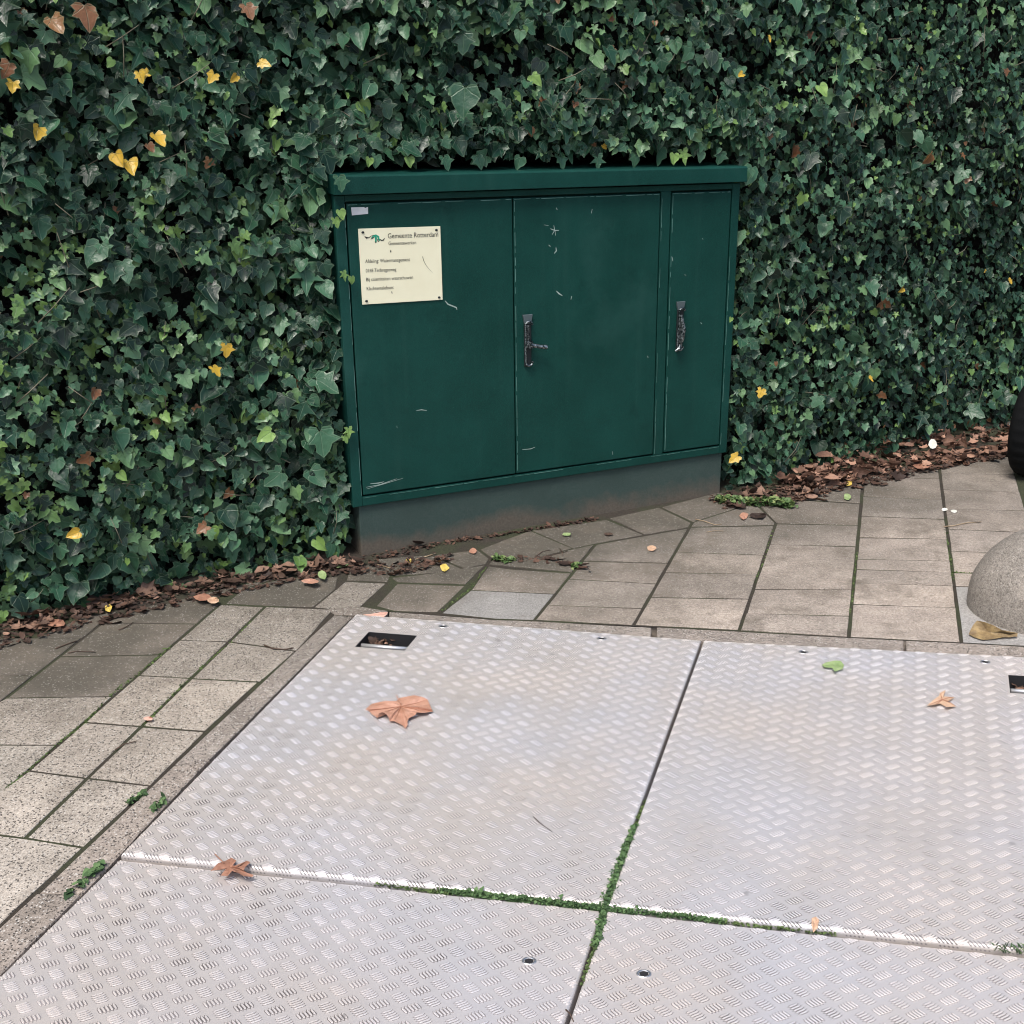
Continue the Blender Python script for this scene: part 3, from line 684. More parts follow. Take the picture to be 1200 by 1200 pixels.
mb.add([SP(a, b_, .0047) for a, b_ in ((.360, .845), (.368, .845), (.372, .875), (.362, .870))], [(0, 1, 2, 3)])
cv = [(.765 + 0.02 * t + .10 * t * t, .395 + .225 * t) for t in [i / 8 for i in range(9)]]
for i in range(8):
    (a, b_), (c, d) = cv[i], cv[i + 1]; k = .0035 * (1 - i / 10); mb.add([SP(a - k, b_, .0047), SP(a + k, b_, .0047), SP(c + k, d, .0047), SP(c - k, d, .0047)], [(0, 1, 2, 3)])
o = mb.build('lettering', m_ink, sign); tag(o, kind='stuff')
# sweeping ribbon emblem: green arch with dark tails
mb = MB(); mk = MB()
def ribbon(m_, pts, ws):
    vv = []; ff = []
    for i, (a, b_) in enumerate(pts):
        p0 = pts[max(i - 1, 0)]; p1 = pts[min(i + 1, len(pts) - 1)]; dx, dy = p1[0] - p0[0], p1[1] - p0[1]; l = math.hypot(dx, dy) or 1
        for s in (-1, 1): vv.append(SP(a - dy / l * ws[i] * s, b_ + dx / l * ws[i] * s, .0048))
    for i in range(len(pts) - 1): ff.append((2 * i, 2 * i + 1, 2 * i + 3, 2 * i + 2))
    m_.add(vv, ff)
ribbon(mb, [(.150, .125), (.175, .098), (.205, .090), (.232, .110), (.238, .150), (.252, .165)], [.004, .010, .011, .012, .009, .003])
ribbon(mb, [(.195, .100), (.205, .130), (.200, .165), (.208, .182)], [.012, .013, .010, .004])
ribbon(mk, [(.070, .100), (.092, .120), (.120, .118), (.160, .092), (.185, .088)], [.003, .011, .004, .003, .002])
ribbon(mk, [(.140, .140), (.165, .125), (.185, .112)], [.003, .007, .002])
ribbon(mk, [(.190, .168), (.196, .184), (.206, .188)], [.003, .006, .002])
ribbon(mk, [(.222, .140), (.228, .168), (.240, .176)], [.003, .007, .002])
ribbon(mk, [(.245, .140), (.270, .160), (.290, .158), (.305, .138), (.312, .134)], [.003, .007, .007, .004, .002])
mb.build('emblem_green', m_inkg, sign); mk.build('emblem_black', m_ink, sign)
for a, b_ in ((.052, .048), (.948, .048), (.052, .955), (.955, .965)):
    mb = MB(); n = 10; c = [SP(a, b_, 0)]; rr_ = [(.0045, .004), (.0042, .0062), (.002, .0072)]
    vv = [SP(a, b_, o) + cu_ * (r * math.cos(6.2832 * k / n)) + Vector((0, 0, r * .8 * math.sin(6.2832 * k / n))) for r, o in rr_ for k in range(n)]
    mb.add(vv, [(i * n + k, i * n + (k + 1) % n, (i + 1) * n + (k + 1) % n, (i + 1) * n + k) for i in range(2) for k in range(n)] + [tuple(2 * n + k for k in range(n))])
    mb.build('screw', m_zinc if False else m_lockd, sign, smooth=True)
mb = MB(); a, b_ = UZ(411.3, 243), UZ(431.6, 250.5)
mb.add([CA + cu_ * u + cn_ * .0013 + Vector((0, 0, z)) for u, z in ((a[0], a[1]), (b_[0] - .012, a[1] - .001), (b_[0] - .01, a[1] - .004), (b_[0], a[1] - .001), (b_[0] - .001, b_[1]), (a[0] + .001, b_[1] - .002))], [tuple(range(6))[::-1]])
dpart(mb, 'sticker', m_white, doors[0])
# locks
def loop(mb, uc, z0, z1, hw, o, r, lean=0.0):
    pts = []
    for k in range(25):
        t = 2 * math.pi * k / 24; zc, zh = (z0 + z1) / 2, (z1 - z0) / 2 - hw
        u = uc + hw * math.cos(t); z = zc + (zh if math.sin(t) >= 0 else -zh) + hw * math.sin(t)
        pts.append(CA + cu_ * (u + lean * (z - z1)) + cn_ * o + Vector((0, 0, z)))
    mb.tube(pts, r, 6, caps=False)
def bxa(mb, u0, u1, z0, z1, o0, o1, sk=0.0):
    V = [CA + cu_ * (u + (sk * (1 if u == u1 else -1) if z == z0 else 0)) + cn_ * o + Vector((0, 0, z)) for o in (o0, o1) for z in (z0, z1) for u in (u0, u1)]
    mb.add(V, [(0, 1, 3, 2), (4, 6, 7, 5), (0, 4, 5, 1), (2, 3, 7, 6), (0, 2, 6, 4), (1, 5, 7, 3)])
def cyl(mb, u, z, o0, o1, r, n=14):
    vv = [CA + cu_ * (u + r * math.cos(6.2832 * k / n)) + cn_ * o + Vector((0, 0, z + r * .85 * math.sin(6.2832 * k / n))) for o in (o0, o1) for k in range(n)]
    mb.add(vv, [(k, (k + 1) % n, n + (k + 1) % n, n + k) for k in range(n)] + [tuple(n + k for k in range(n))])
def lock(door, uc, zt, zbm, turned):
    mb = MB(); bxa(mb, uc - .013, uc + .014, zbm - .004, zt - .028, 0.0008, 0.007)
    lk = mb.build('door_lock', m_lockd, door, bevel=0.003)
    mb = MB(); bxa(mb, uc - .018, uc + .018, zt - .030, zt, 0.0012, 0.010, -0.006); mb.build('flap', m_flap, lk, bevel=.0015)
    zm = zt - 0.100
    mb = MB()
    if turned:
        loop(mb, uc + .002, zm - .002, zt - .022, .0125, .013, .0030); loop(mb, uc + .002, zbm, zm, .0130, .013, .0034)
        bxa(mb, uc - .003, uc + .004, zm, zt - .035, .007, .011)
    else:
        loop(mb, uc + .003, zm + .012, zt - .022, .0110, .013, .0030); loop(mb, uc, zbm, zm + .008, .0120, .013, .003)
        bxa(mb, uc - .008, uc + .006, zbm + .03, zm + .045, .010, .018, .002); bxa(mb, uc - .012, uc + .004, zbm + .004, zbm + .034, .009, .020, -.002)
    mb.build('shackle', m_zinc, lk, smooth=False)
    mb = MB()
    if turned:
        cyl(mb, uc + .001, zm, .004, .024, .0125)
        mb.tube([CA + cu_ * (uc + .004) + cn_ * .020 + Vector((0, 0, zm)), CA + cu_ * (uc + .032) + cn_ * .026 + Vector((0, 0, zm - .006)), CA + cu_ * (uc + .060) + cn_ * .028 + Vector((0, 0, zm - .011))], [.0075, .0065, .0080], 8)
    else:
        mb.tube([CA + cu_ * (uc - .006) + cn_ * .020 + Vector((0, 0, zm + .055)), CA + cu_ * (uc + .004) + cn_ * .024 + Vector((0, 0, zm + .005)), CA + cu_ * (uc + .001) + cn_ * .024 + Vector((0, 0, zm - .03)), CA + cu_ * (uc - .008) + cn_ * .022 + Vector((0, 0, zm - .062)), CA + cu_ * (uc - .024) + cn_ * .02 + Vector((0, 0, zm - .072))], [.0060, .0085, .0070, .0065, .004], 8)
    mb.build('lever', m_zinc, lk, bevel=0)
lock(doors[1], 0.6305, .756, .585, True); lock(doors[2], 1.2235, .750, .578, False)

# ------------------------------------------------------------------ ivy hedge
HB = [(-4.4, 1.44), (-3.2, 2.20), (-1.55, 3.125), (-.62, 3.675), (.73, 4.262), (1.2, 4.56), (2.11, 5.09), (4.5, 6.6), (6.0, 7.5)]
HBv = [Vector((a, b_, 0)) for a, b_ in HB]; seglen = [(HBv[i + 1] - HBv[i]).length for i in range(len(HBv) - 1)]; STOT = sum(seglen)
cum = np.concatenate([[0], np.cumsum(seglen)])
HX = np.array([p[0] for p in HB]); HY = np.array([p[1] for p in HB])
NRM = np.array([0.50, -0.866, 0.0])      # outward, towards the pavement
ALO = np.array([0.866, 0.50, 0.0])
def face_off(s, z):
    o = 0.055 * noise.noise(Vector((s * 1.3, z * 1.3, 1.7))) + 0.045 * noise.noise(Vector((s * 3.4, z * 3.4, 5.1))) + 0.022 * noise.noise(Vector((s * 8.0, z * 8.0, 9.3)))
    if z < 0.12: o -= (0.12 - z) * 0.1
    return o
caO = np.array([CA.x, CA.y]); cuv = np.array([cu_.x, cu_.y]); cnv = np.array([cn_.x, cn_.y])
def cab_uo(P): d = P[:, :2] - caO; return d @ cuv, d @ cnv
# leaf templates: x across, y from petiole to tip, z relief
def tmpl_lobed(k=1.0, lat=0.56, n=0):
    half = [(0.0, 0.04), (0.12, -0.10), (0.30, -0.13), (0.44, 0.02), (0.37, 0.18), (lat, 0.40), (0.28, 0.52), (0.19, 0.76), (0.0, 1.0)]
    return half
def tmpl_heart(): return [(0.0, 0.05), (0.14, -0.10), (0.32, -0.08), (0.45, 0.10), (0.45, 0.30), (0.36, 0.52), (0.22, 0.74), (0.10, 0.9), (0.0, 1.0)]
def tmpl_star(): return [(0.0, 0.02), (0.14, -0.16), (0.34, -0.20), (0.36, 0.02), (0.26, 0.16), (0.62, 0.50), (0.22, 0.46), (0.15, 0.72), (0.0, 1.08)]
def leaf_geo(half, droop=0.22, fold=0.16, seed=0, jit=0.045):
    r = random.Random(seed); ky = r.uniform(-.12, .12)
    R = half; n = len(R)
    V = []; uv = []
    def z(x, y): return fold * abs(x) * 1.1 - droop * (x * x * 1.2 + y * y * 0.6) + 0.025 * math.sin(7 * y + 5 * x + seed)
    out = [(x, y) for x, y in R] + [(-x, y) for x, y in R[-2:0:-1]]
    for x, y in out: V.append((x * (1 + (ky if x > 0 else -ky)) + r.uniform(-jit, jit), y + r.uniform(-jit, jit), z(x, y) + r.uniform(-jit, jit))); uv.append((0.5 + x, 0.2 + y))
    for x, y in ((0.0, 0.26), (0.0, 0.58)): V.append((x, y, z(x, y) - 0.03)); uv.append((0.5 + x, 0.2 + y))
    N = len(out); a, b_ = N, N + 1
    Fc = []
    t = n - 1
    for i in range(N):
        j = (i + 1) % N; yi = out[i][1] + out[j][1]
        if yi > 0.95: Fc.append((b_, i, j))
        else: Fc.append((a, i, j))
    # join the two centre points on both sides
    for sgn in (1, -1):
        pass
    k = [i for i in range(N) if (out[i][1] + out[(i + 1) % N][1]) > 0.95]
    i0, i1 = k[0], (k[-1] + 1) % N
    Fc += [(a, i0, b_), (a, b_, i1)]
    return np.array(V), Fc, np.array(uv)
TM = [leaf_geo(tmpl_lobed(), .22, .22, 1), leaf_geo(tmpl_lobed(1, .46), .36, .08, 2), leaf_geo(tmpl_heart(), .25, .30, 3), leaf_geo(tmpl_star(), .2, .14, 4), leaf_geo(tmpl_lobed(1, .55), .05, .38, 5), leaf_geo(tmpl_heart(), .50, .10, 6),
      leaf_geo(tmpl_lobed(1, .50), .55, .45, 7), leaf_geo(tmpl_lobed(1, .42), -.15, .30, 8), leaf_geo(tmpl_heart(), .1, .65, 9)]
def set_attrs(me, uvs, tints, rims=None):
    "uvs per vertex, tints per vertex"
    n = len(me.loops); li = np.empty(n, np.int32); me.loops.foreach_get('vertex_index', li)
    ul = me.uv_layers.new(name='UVMap'); ul.data.foreach_set('uv', uvs[li].astype(np.float32).ravel())
    if rims is not None:
        ar_ = me.attributes.new('rim', 'FLOAT', 'POINT'); ar_.data.foreach_set('value', rims.astype(np.float32))
    at_ = me.attributes.new('tint', 'FLOAT', 'POINT'); at_.data.foreach_set('value', tints.astype(np.float32))
def bulk(name, items, mat, parent=None, tm=TM):
    """items: list of (template, 3x3 matrix rows (N,3,3), pos (N,3), tint (N,)) -> one mesh"""
    Vs, Fs, Us, Ts, Rs = [], [], [], [], []; base = 0; ls = []; lt = []
    for ti, MM, PP, TT in items:
        V, Fc, uv = tm[ti]; N = len(PP)
        if N == 0: continue
        W_ = np.einsum('nij,vj->nvi', MM, V) + PP[:, None, :]
        Vs.append(W_.reshape(-1, 3)); Us.append(np.tile(uv, (N, 1))); Ts.append(np.repeat(TT, len(V))); rr = np.ones(len(V)); rr[-2:] = 0; Rs.append(np.tile(rr, N))
        fa = np.array(Fc); ff = (fa[None] + (np.arange(N) * len(V))[:, None, None] + base).reshape(-1, 3); Fs.append(ff); base += N * len(V)
    V = np.concatenate(Vs); Fc = np.concatenate(Fs)
    me = bpy.data.meshes.new(name); me.vertices.add(len(V)); me.vertices.foreach_set('co', V.astype(np.float32).ravel())
    me.loops.add(Fc.size); me.loops.foreach_set('vertex_index', Fc.astype(np.int32).ravel())
    me.polygons.add(len(Fc)); me.polygons.foreach_set('loop_start', np.arange(0, Fc.size, 3, dtype=np.int32))
    me.update(calc_edges=True); me.validate()
    me.shade_smooth()
    set_attrs(me, np.concatenate(Us), np.concatenate(Ts), np.concatenate(Rs))
    return link(name, me, mat, parent)
def frames(N, tipv, nrm, size, zs=0.9):
    "orthonormal frames scaled; columns: across, tip, normal"
    y = tipv / np.linalg.norm(tipv, axis=1)[:, None]
    n = nrm - (nrm * y).sum(1)[:, None] * y; n /= np.linalg.norm(n, axis=1)[:, None]
    x = np.cross(y, n)
    Mx = np.stack([x, y, n], axis=2) * size[:, None, None]
    Mx[:, 2, :] *= zs
    return Mx
hedge = empty('ivy_hedge', (0.3, 4.6, 0)); tag(hedge, 'tall dense green ivy hedge running behind the green cabinet', 'hedge')
hl = Vector(hedge.location)
ZT = 2.35
NL = 108000
s = rng.uniform(0, STOT, NL); z = rng.uniform(0.0, ZT, NL) ** 1.0
# fewer where the camera never looks
bx = np.interp(s, cum, HX); by = np.interp(s, cum, HY)
keep = (bx > -2.35) & (bx < 3.6) | (rng.uniform(0, 1, NL) < 0.35); s, z, bx, by = s[keep], z[keep], bx[keep], by[keep]
N = len(s)
lay = rng.uniform(0, 1, N)
off_ = np.array([face_off(a, b_) for a, b_ in zip(s, z)])
dens = np.array([noise.noise(Vector((a * 4.2, b_ * 4.2, 21.0))) for a, b_ in zip(s, z)])
depth = lay ** 1.2 * 0.17
base = np.stack([bx, by, z], 1) + NRM * (off_ - depth)[:, None]
keep = ~((dens < -0.32) & (lay < 0.45))
# size: big leaves on the left by the cabinet, small ones to the right
sz = rng.lognormal(math.log(0.0325), 0.36, N)
sz *= np.interp(bx, [-2.5, -1.4, -0.5, 0.8, 1.6, 4.0], [1.02, 1.02, 1.14, 0.90, 0.80, 0.80])
big = rng.uniform(0, 1, N) < 0.05; sz[big] *= 1.55
sz = np.clip(sz, 0.015, 0.075)
# keep clear of the cabinet
u, o = cab_uo(base)
inb = (u > -0.015) & (u < FR + 0.02) & (o > -0.40) & (base[:, 2] < 1.26)
infr = (u > 0.02) & (u < FR - 0.03) & (o > -0.4) & (base[:, 2] < 1.36) & (base[:, 2] - sz * 0.85 < 1.235) & (o > -0.30)
front = (u > -0.03) & (u < FR + 0.03) & (o > 0.0) & (base[:, 2] < 1.62)
sideclip = (((u < 0.0) & (u > -0.06)) | ((u > FR) & (u < FR + .05))) & (base[:, 2] < 1.3) & (o > 0.02)
keep &= ~(inb | infr | sideclip)
for msk in (keep,): s, z, base, sz, lay, off_, u, o, depth = [a[msk] for a in (s, z, base, sz, lay, off_, u, o, depth)]
# over the cabinet the face steps back a little
ov = (u > -0.05) & (u < FR + 0.05) & (base[:, 2] > 1.2)
push = np.clip(o[ov] + 0.04 - (base[ov, 2] - 1.2) * 0.28, 0, None); base[ov] -= np.column_stack([np.outer(push, cnv), np.zeros(len(push))])
N = len(s)
tip = -np.array([0, 0, 1.0]) * rng.uniform(0.45, 1.0, N)[:, None] + ALO * rng.normal(0, 0.55, N)[:, None] + NRM * rng.uniform(0.0, 0.55, N)[:, None]
nr = NRM * 1.0 + np.array([0, 0, 1.0]) * rng.normal(0.36, 0.50, N)[:, None] + ALO * rng.normal(0, 0.60, N)[:, None]
Mx = frames(N, tip, nr, sz)
# tint: clumpy; deep leaves darker kinds, some fresh shoots low on the left, yellow and brown ones few
cl = np.array([noise.noise(Vector((a * 2.1, b_ * 2.1, 33.0))) for a, b_ in zip(s, z)])
cl2 = np.array([noise.noise(Vector((a * 6.0, b_ * 6.0, 43.0))) for a, b_ in zip(s, z)])
tint = np.clip(rng.normal(0.40, 0.30, N) + 0.25 * cl, 0.0, 0.84)
low = (base[:, 0] < -0.45) & (base[:, 2] < 1.15)
fresh = (rng.uniform(0, 1, N) < np.where(low, 0.27, 0.12) * np.clip(1 + 5 * cl2, 0, 4)) & (lay < 0.75)
tint[fresh] = rng.uniform(0.79, 0.945, fresh.sum()); Mx[fresh] *= 0.68
r = rng.uniform(0, 1, N); br_ = r < 0.006; tint[br_] = rng.uniform(0.987, 1.0, br_.sum())
ye = (r > 0.9988) & (lay < 0.35); tint[ye] = rng.uniform(0.967, 0.980, ye.sum()); Mx[ye] *= 0.8
shape = rng.choice(9, N, p=[.18, .16, .08, .07, .13, .08, .12, .10, .08])
# the 300 leaves that show largest become parts of their own
px, py = PRn(base); dist = np.linalg.norm(base - [0, 0, H], axis=1)
vis = (px > 5) & (px < 1195) & (py > 5) & (py < 740) & (lay < 0.16)
score = np.where(vis, sz / dist, 0); order = np.argsort(-score)
top = order[:262]; rest = np.ones(N, bool); rest[top] = False
# bins of tints so that objects can share meshes
cache = {}
def leaf_obj(ti, Mm, pos, tv, parent, label=None, mat=None):
    key = (int(ti), round(float(tv) * 40) if tv < 0.96 else round(float(tv) * 200))
    if key not in cache:
        V, Fc, uv = TM[ti]; me = mesh('leaf', V, Fc, True); set_attrs(me, uv, np.full(len(V), float(tv)), np.array([1.0] * (len(V) - 2) + [0, 0])); me.materials.append(m_ivy); cache[key] = me
    o_ = bpy.data.objects.new('leaf', cache[key]); COL.objects.link(o_); o_.parent = parent
    M4 = Matrix([[Mm[i][j] for j in range(3)] + [pos[i] - hl[i]] for i in range(3)] + [[0, 0, 0, 1]]); o_.matrix_local = M4
    if label: o_['label'] = label
    return o_
for i in top: leaf_obj(shape[i], Mx[i], base[i], tint[i], hedge)
# leaves crowding against the cabinet's left side and over its roof
def extra(n, ur, orr, zr, smu, seed, dz=0.0):
    r = np.random.default_rng(seed); uu = r.uniform(*ur, n); oo = r.uniform(*orr, n); zz = r.uniform(*zr, n)
    b3 = np.stack([caO[0] + uu * cuv[0] + oo * cnv[0], caO[1] + uu * cuv[1] + oo * cnv[1], zz], 1)
    t3 = -np.array([0, 0, 1.0]) * r.uniform(0.3, 1.0, n)[:, None] + ALO * r.normal(0, 0.5, n)[:, None] + NRM * r.uniform(0.1, 0.6, n)[:, None]
    n3 = NRM + np.array([0, 0, 1.0]) * r.normal(0.4, 0.45, n)[:, None] + ALO * r.normal(0, 0.5, n)[:, None]
    return frames(n, t3, n3, r.lognormal(math.log(smu), .3, n)), b3, np.clip(r.normal(.36, .2, n), 0, .9), r.choice(9, n)
EX = [extra(170, (-.055, -.012), (-.16, -.012), (.05, 1.24), .040, 74), extra(420, (-.13, -.035), (-.34, -.01), (0.05, 1.34), .046, 71), extra(900, (-.06, 1.50), (-.34, -.035), (1.262, 1.40), .040, 72), extra(90, (1.49, 1.56), (-.3, .0), (.1, 1.3), .042, 73)]
items = [(k, e[0][e[3] == k], e[1][e[3] == k], e[2][e[3] == k]) for e in EX for k in range(9)]
items += [(k, Mx[rest & (shape == k)], base[rest & (shape == k)], tint[rest & (shape == k)]) for k in range(9)]
fo = bulk('foliage', items, m_ivy, hedge); fo.location = -hl; tag(fo, kind='stuff')
# leaves the photo singles out: (px, py, size, tint, template, offset towards the camera)
def hedge_pt(x, y, extra):
    d = RC.T @ np.array([(x - PX) / F, (y - PY) / F, 1.0]); t = 2.0
    o0 = np.array([0, 0, H])
    for k in range(900):
        p = o0 + d * t; yy = np.interp(p[0], HX, HY)
        if (p[1] - yy) * 0.866 > -extra: return p
        t += 0.005
    return p
spec = [(45,155,.055,.972,2),(181,164,.060,.974,2),(135,186,.055,.975,5),(150,195,.06,.97,5),(163,90,.045,.969,2),(174,92,.04,.969,2),(251,92,.045,.972,2),(277,94,.035,.975,5),(304,78,.045,.97,3),(265,410,.055,.976,2),
        (249,436,.05,.972,1),(93,629,.05,.976,2),(16,101,.045,.969,2),(893,462,.05,.972,2),(865,540,.055,.972,3),(1058,343,.035,.969,2),(960,106,.05,.95,2),(1018,448,.035,.972,2),(870,92,.035,.972,2),(900,48,.035,.972,3),
        (106,540,.06,.992,2),(243,622,.055,.990,5),(100,12,.09,.995,3),(60,28,.07,.985,0),(12,80,.06,.99,2),(288,12,.06,.988,2),(1090,185,.07,.986,3),(112,462,.045,.99,3),
        (318,512,.055,.94,2),(350,660,.055,.90,2),(370,638,.055,.935,2),(545,108,.10,.42,2),(375,510,.10,.60,0),(370,450,.09,.50,0),(960,470,.06,.6,0),(1135,486,.08,.45,0),(1197,450,.075,.42,2),(330,560,.075,.5,0)]
random.seed(11)
for x, y, sz_, tv, tt in spec:
    p = hedge_pt(x, y - 6, 0.045); sz_ *= .82 if tv > .96 else 1
    tp = np.array([[random.uniform(-.9, .9), -.3, random.uniform(-1, -.1)]]); nn = np.array([NRM + np.array([random.uniform(-.8, .8), 0, random.uniform(-.3, .9)])])
    tt = random.choice([0, 1, 4, 6, 7, 8]) if tv > .96 else tt
    leaf_obj(tt, frames(1, tp, nn, np.array([sz_]))[0], p, tv, hedge)
# leaves hanging over the cabinet's edges
for x, y, sz_, tv, tt, oo in [(397,213,.052,.62,0,.05),(398,252,.034,.92,2,.02),(392,262,.035,.93,0,.02),(402,325,.03,.90,3,.02),(412,330,.026,.91,5,.02),(408,508,.034,.93,3,.02),(403,517,.03,.92,0,.02),(433,191,.03,.93,2,-.02),(441,188,.045,.72,0,-.03),(800,183,.05,.93,3,-.02),(790,186,.04,.95,2,-.02),
        (821,184,.04,.80,2,-.02),(845,184,.05,.45,0,-.02),(479,190,.035,.92,2,-.02),(520,190,.05,.5,0,-.03),(560,188,.05,.5,1,-.03),(610,190,.045,.55,2,-.03),(655,188,.055,.62,0,-.03),(700,189,.05,.5,3,-.03),(745,187,.05,.6,1,-.03),(880,205,.03,.7,2,.02),(862,405,.02,.9,2,.02),(857,378,.02,.95,2,.02)]:
    u_, z_ = UZ(x, y - 6, oo); p = CA + cu_ * u_ + cn_ * oo + Vector((0, 0, z_))
    tp = np.array([[random.uniform(-.5, .5), -.25, -1.0]]); nn = np.array([NRM + np.array([random.uniform(-.3, .3), 0, random.uniform(.2, .6)])])
    leaf_obj(tt, frames(1, tp, nn, np.array([sz_]))[0], p, tv, hedge)
# hedge core with cabinet niche; shade between the leaves painted near black
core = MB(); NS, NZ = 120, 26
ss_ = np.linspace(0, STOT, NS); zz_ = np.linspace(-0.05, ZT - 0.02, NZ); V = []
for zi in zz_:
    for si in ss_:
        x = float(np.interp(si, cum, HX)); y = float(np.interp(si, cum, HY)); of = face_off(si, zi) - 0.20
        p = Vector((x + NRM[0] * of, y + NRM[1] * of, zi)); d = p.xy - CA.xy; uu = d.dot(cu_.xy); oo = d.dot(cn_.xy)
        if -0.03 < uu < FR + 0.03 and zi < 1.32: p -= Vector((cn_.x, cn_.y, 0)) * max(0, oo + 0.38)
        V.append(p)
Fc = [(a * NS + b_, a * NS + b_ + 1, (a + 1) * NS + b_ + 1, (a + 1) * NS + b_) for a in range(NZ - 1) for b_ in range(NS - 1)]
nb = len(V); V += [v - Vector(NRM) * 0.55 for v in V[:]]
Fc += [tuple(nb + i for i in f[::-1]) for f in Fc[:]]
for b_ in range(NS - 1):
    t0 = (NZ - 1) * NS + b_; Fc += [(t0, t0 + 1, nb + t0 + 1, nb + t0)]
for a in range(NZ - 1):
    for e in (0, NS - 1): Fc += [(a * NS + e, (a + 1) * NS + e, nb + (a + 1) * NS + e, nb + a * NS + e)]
core.add(V, Fc); co = core.build('shadow_mass', m_core, hedge); co.location = -hl; tag(co, kind='stuff')
# top leaves
NT_ = 2600
s2 = rng.uniform(0, STOT, NT_); dd = rng.uniform(-0.65, 0.0, NT_); p2 = np.stack([np.interp(s2, cum, HX), np.interp(s2, cum, HY), np.full(NT_, ZT) + rng.uniform(-.05, .06, NT_)], 1) + NRM * dd[:, None]
M2 = frames(NT_, rng.normal(0, 1, (NT_, 3)) * [1, 1, .3], np.array([0, 0, 1.]) + rng.normal(0, .35, (NT_, 3)), rng.uniform(.05, .09, NT_))
tp_ = bulk('top_foliage', [(0, M2, p2, rng.uniform(0.1, 0.75, NT_))], m_ivy, hedge); tp_.location = -hl; tag(tp_, kind='stuff')
# stems and petioles
st = MB(); random.seed(5)
for k in range(420):
    si = random.uniform(1.6, STOT - 2.5); zi = random.uniform(0.05, 2.0)
    x = float(np.interp(si, cum, HX)); y = float(np.interp(si, cum, HY)); of = face_off(si, zi) - random.uniform(-.012, .05)
    p = Vector((x + NRM[0] * of, y + NRM[1] * of, zi)); d = p.xy - CA.xy; uu, oo = d.dot(cu_.xy), d.dot(cn_.xy)
    if -0.03 < uu < FR + 0.03 and zi < 1.33: continue
    an = random.uniform(0, math.pi); L = random.uniform(0.03, 0.13)
    dv = Vector((ALO[0] * math.cos(an), ALO[1] * math.cos(an), math.sin(an))) * L; bn = Vector(NRM) * random.uniform(-.01, .02)
    st.tube([p, p + dv * .5 + bn, p + dv], [.0016, .0013, .0009], 4)
so_ = st.build('stems', m_stem, hedge, smooth=True); so_.location = -hl; tag(so_, kind='stuff')

# ------------------------------------------------------------------ dead leaf litter
def dead_tm(seed):
    r = random.Random(seed)
    half = [(0, 0), (.16, .06), (.40, -.02), (.30, .22), (.48, .42), (.24, .50), (.22, .72), (0, 1.0)] if seed % 2 else [(0, 0), (.16, .12), (.28, .3), (.3, .52), (.2, .78), (.08, .92), (0, 1.0)]
    out = half + [(-x, y) for x, y in half[-2:0:-1]]
    cu = r.uniform(.5, 1.3); cv2 = r.uniform(-.4, .9)
    V = [(x * (1 - .25 * cu * abs(x)), y + r.uniform(-.04, .04), cu * x * x + cv2 * (y - .5) ** 2 + r.uniform(-.05, .05)) for x, y in out]; uv = [(x + .5, y) for x, y in out]
    V += [(0, .35, cv2 * .02 - .03), (0, .65, cv2 * .02 - .03)]; uv += [(.5, .35), (.5, .65)]
    N = len(out); Fc = []
    k = [i for i in range(N) if (out[i][1] + out[(i + 1) % N][1]) > 1.0]
    for i in range(N): Fc.append(((N + 1) if i in k else N, i, (i + 1) % N))
    Fc += [(N, k[0], N + 1), (N, N + 1, (k[-1] + 1) % N)]
    return np.array(V), Fc, np.array(uv)
TD = [dead_tm(i) for i in range(6)]
def litter(name, path, width, n, size, mat, label, seed, zmax=0.03, upright=0.5):
    r = np.random.default_rng(seed); pts = np.array([[*G(x, y).xy] for x, y in path]); L = np.concatenate([[0], np.cumsum(np.linalg.norm(np.diff(pts, axis=0), axis=1))])
    t = r.uniform(0, L[-1], n); x = np.interp(t, L, pts[:, 0]); y = np.interp(t, L, pts[:, 1])
    w_ = np.interp(t, L, width)
    a = r.uniform(-0.3, 1.0, n); a = np.where(a > 0, a, a * 0.5)
    q = np.stack([x, y, r.uniform(0.002, 1.0, n) ** 1.5 * zmax], 1) + (-NRM) * 0 + np.array([NRM[0], NRM[1], 0]) * ((0.5 - a) * w_)[:, None]
    nr_ = np.array([0, 0, 1.]) + r.normal(0, upright, (n, 3)); tp = r.normal(0, 1, (n, 3)) * [1, 1, .25]
    Mx_ = frames(n, tp, nr_, r.lognormal(math.log(size), .42, n), 0.8); sh = r.integers(0, 6, n); tn = r.uniform(0, 1, n) ** 1.7
    o_ = bulk(name, [(k, Mx_[sh == k], q[sh == k], tn[sh == k]) for k in range(6)], mat, None, TD)
    tag(o_, label, 'leaf litter', None, 'stuff'); return o_
litter('leaf_litter', [(-250, 790), (0, 740), (100, 716), (200, 692), (300, 674), (420, 659)], [.08, .08, .08, .07, .07, .05], 480, .030, m_lit, 'strip of brown dead leaves at the foot of the hedge left of the cabinet', 1, .022)
litter('leaf_litter', [(-250, 808), (0, 748), (100, 724), (200, 700), (300, 681), (400, 666), (470, 667), (530, 652)], [.13, .12, .10, .10, .10, .08, .09, .05], 1150, .016, m_lit2, 'dark rotting leaf crumbs along the hedge foot and the cabinet corner', 2, .012, .3)
litter('leaf_litter', [(925, 572), (1000, 548), (1100, 530), (1200, 512), (1400, 470)], [.10, .20, .26, .28, .28], 1150, .034, m_lit3, 'heap of curled rust brown leaves under the hedge right of the cabinet', 3, .05, .8)
litter('leaf_litter', [(838, 590), (870, 584), (930, 572), (1000, 560), (1100, 540), (1180, 528)], [.10, .16, .16, .16, .14, .12], 1200, .018, m_lit2, 'dark leaf crumbs on the paving under the right half of the hedge', 4, .012, .3)
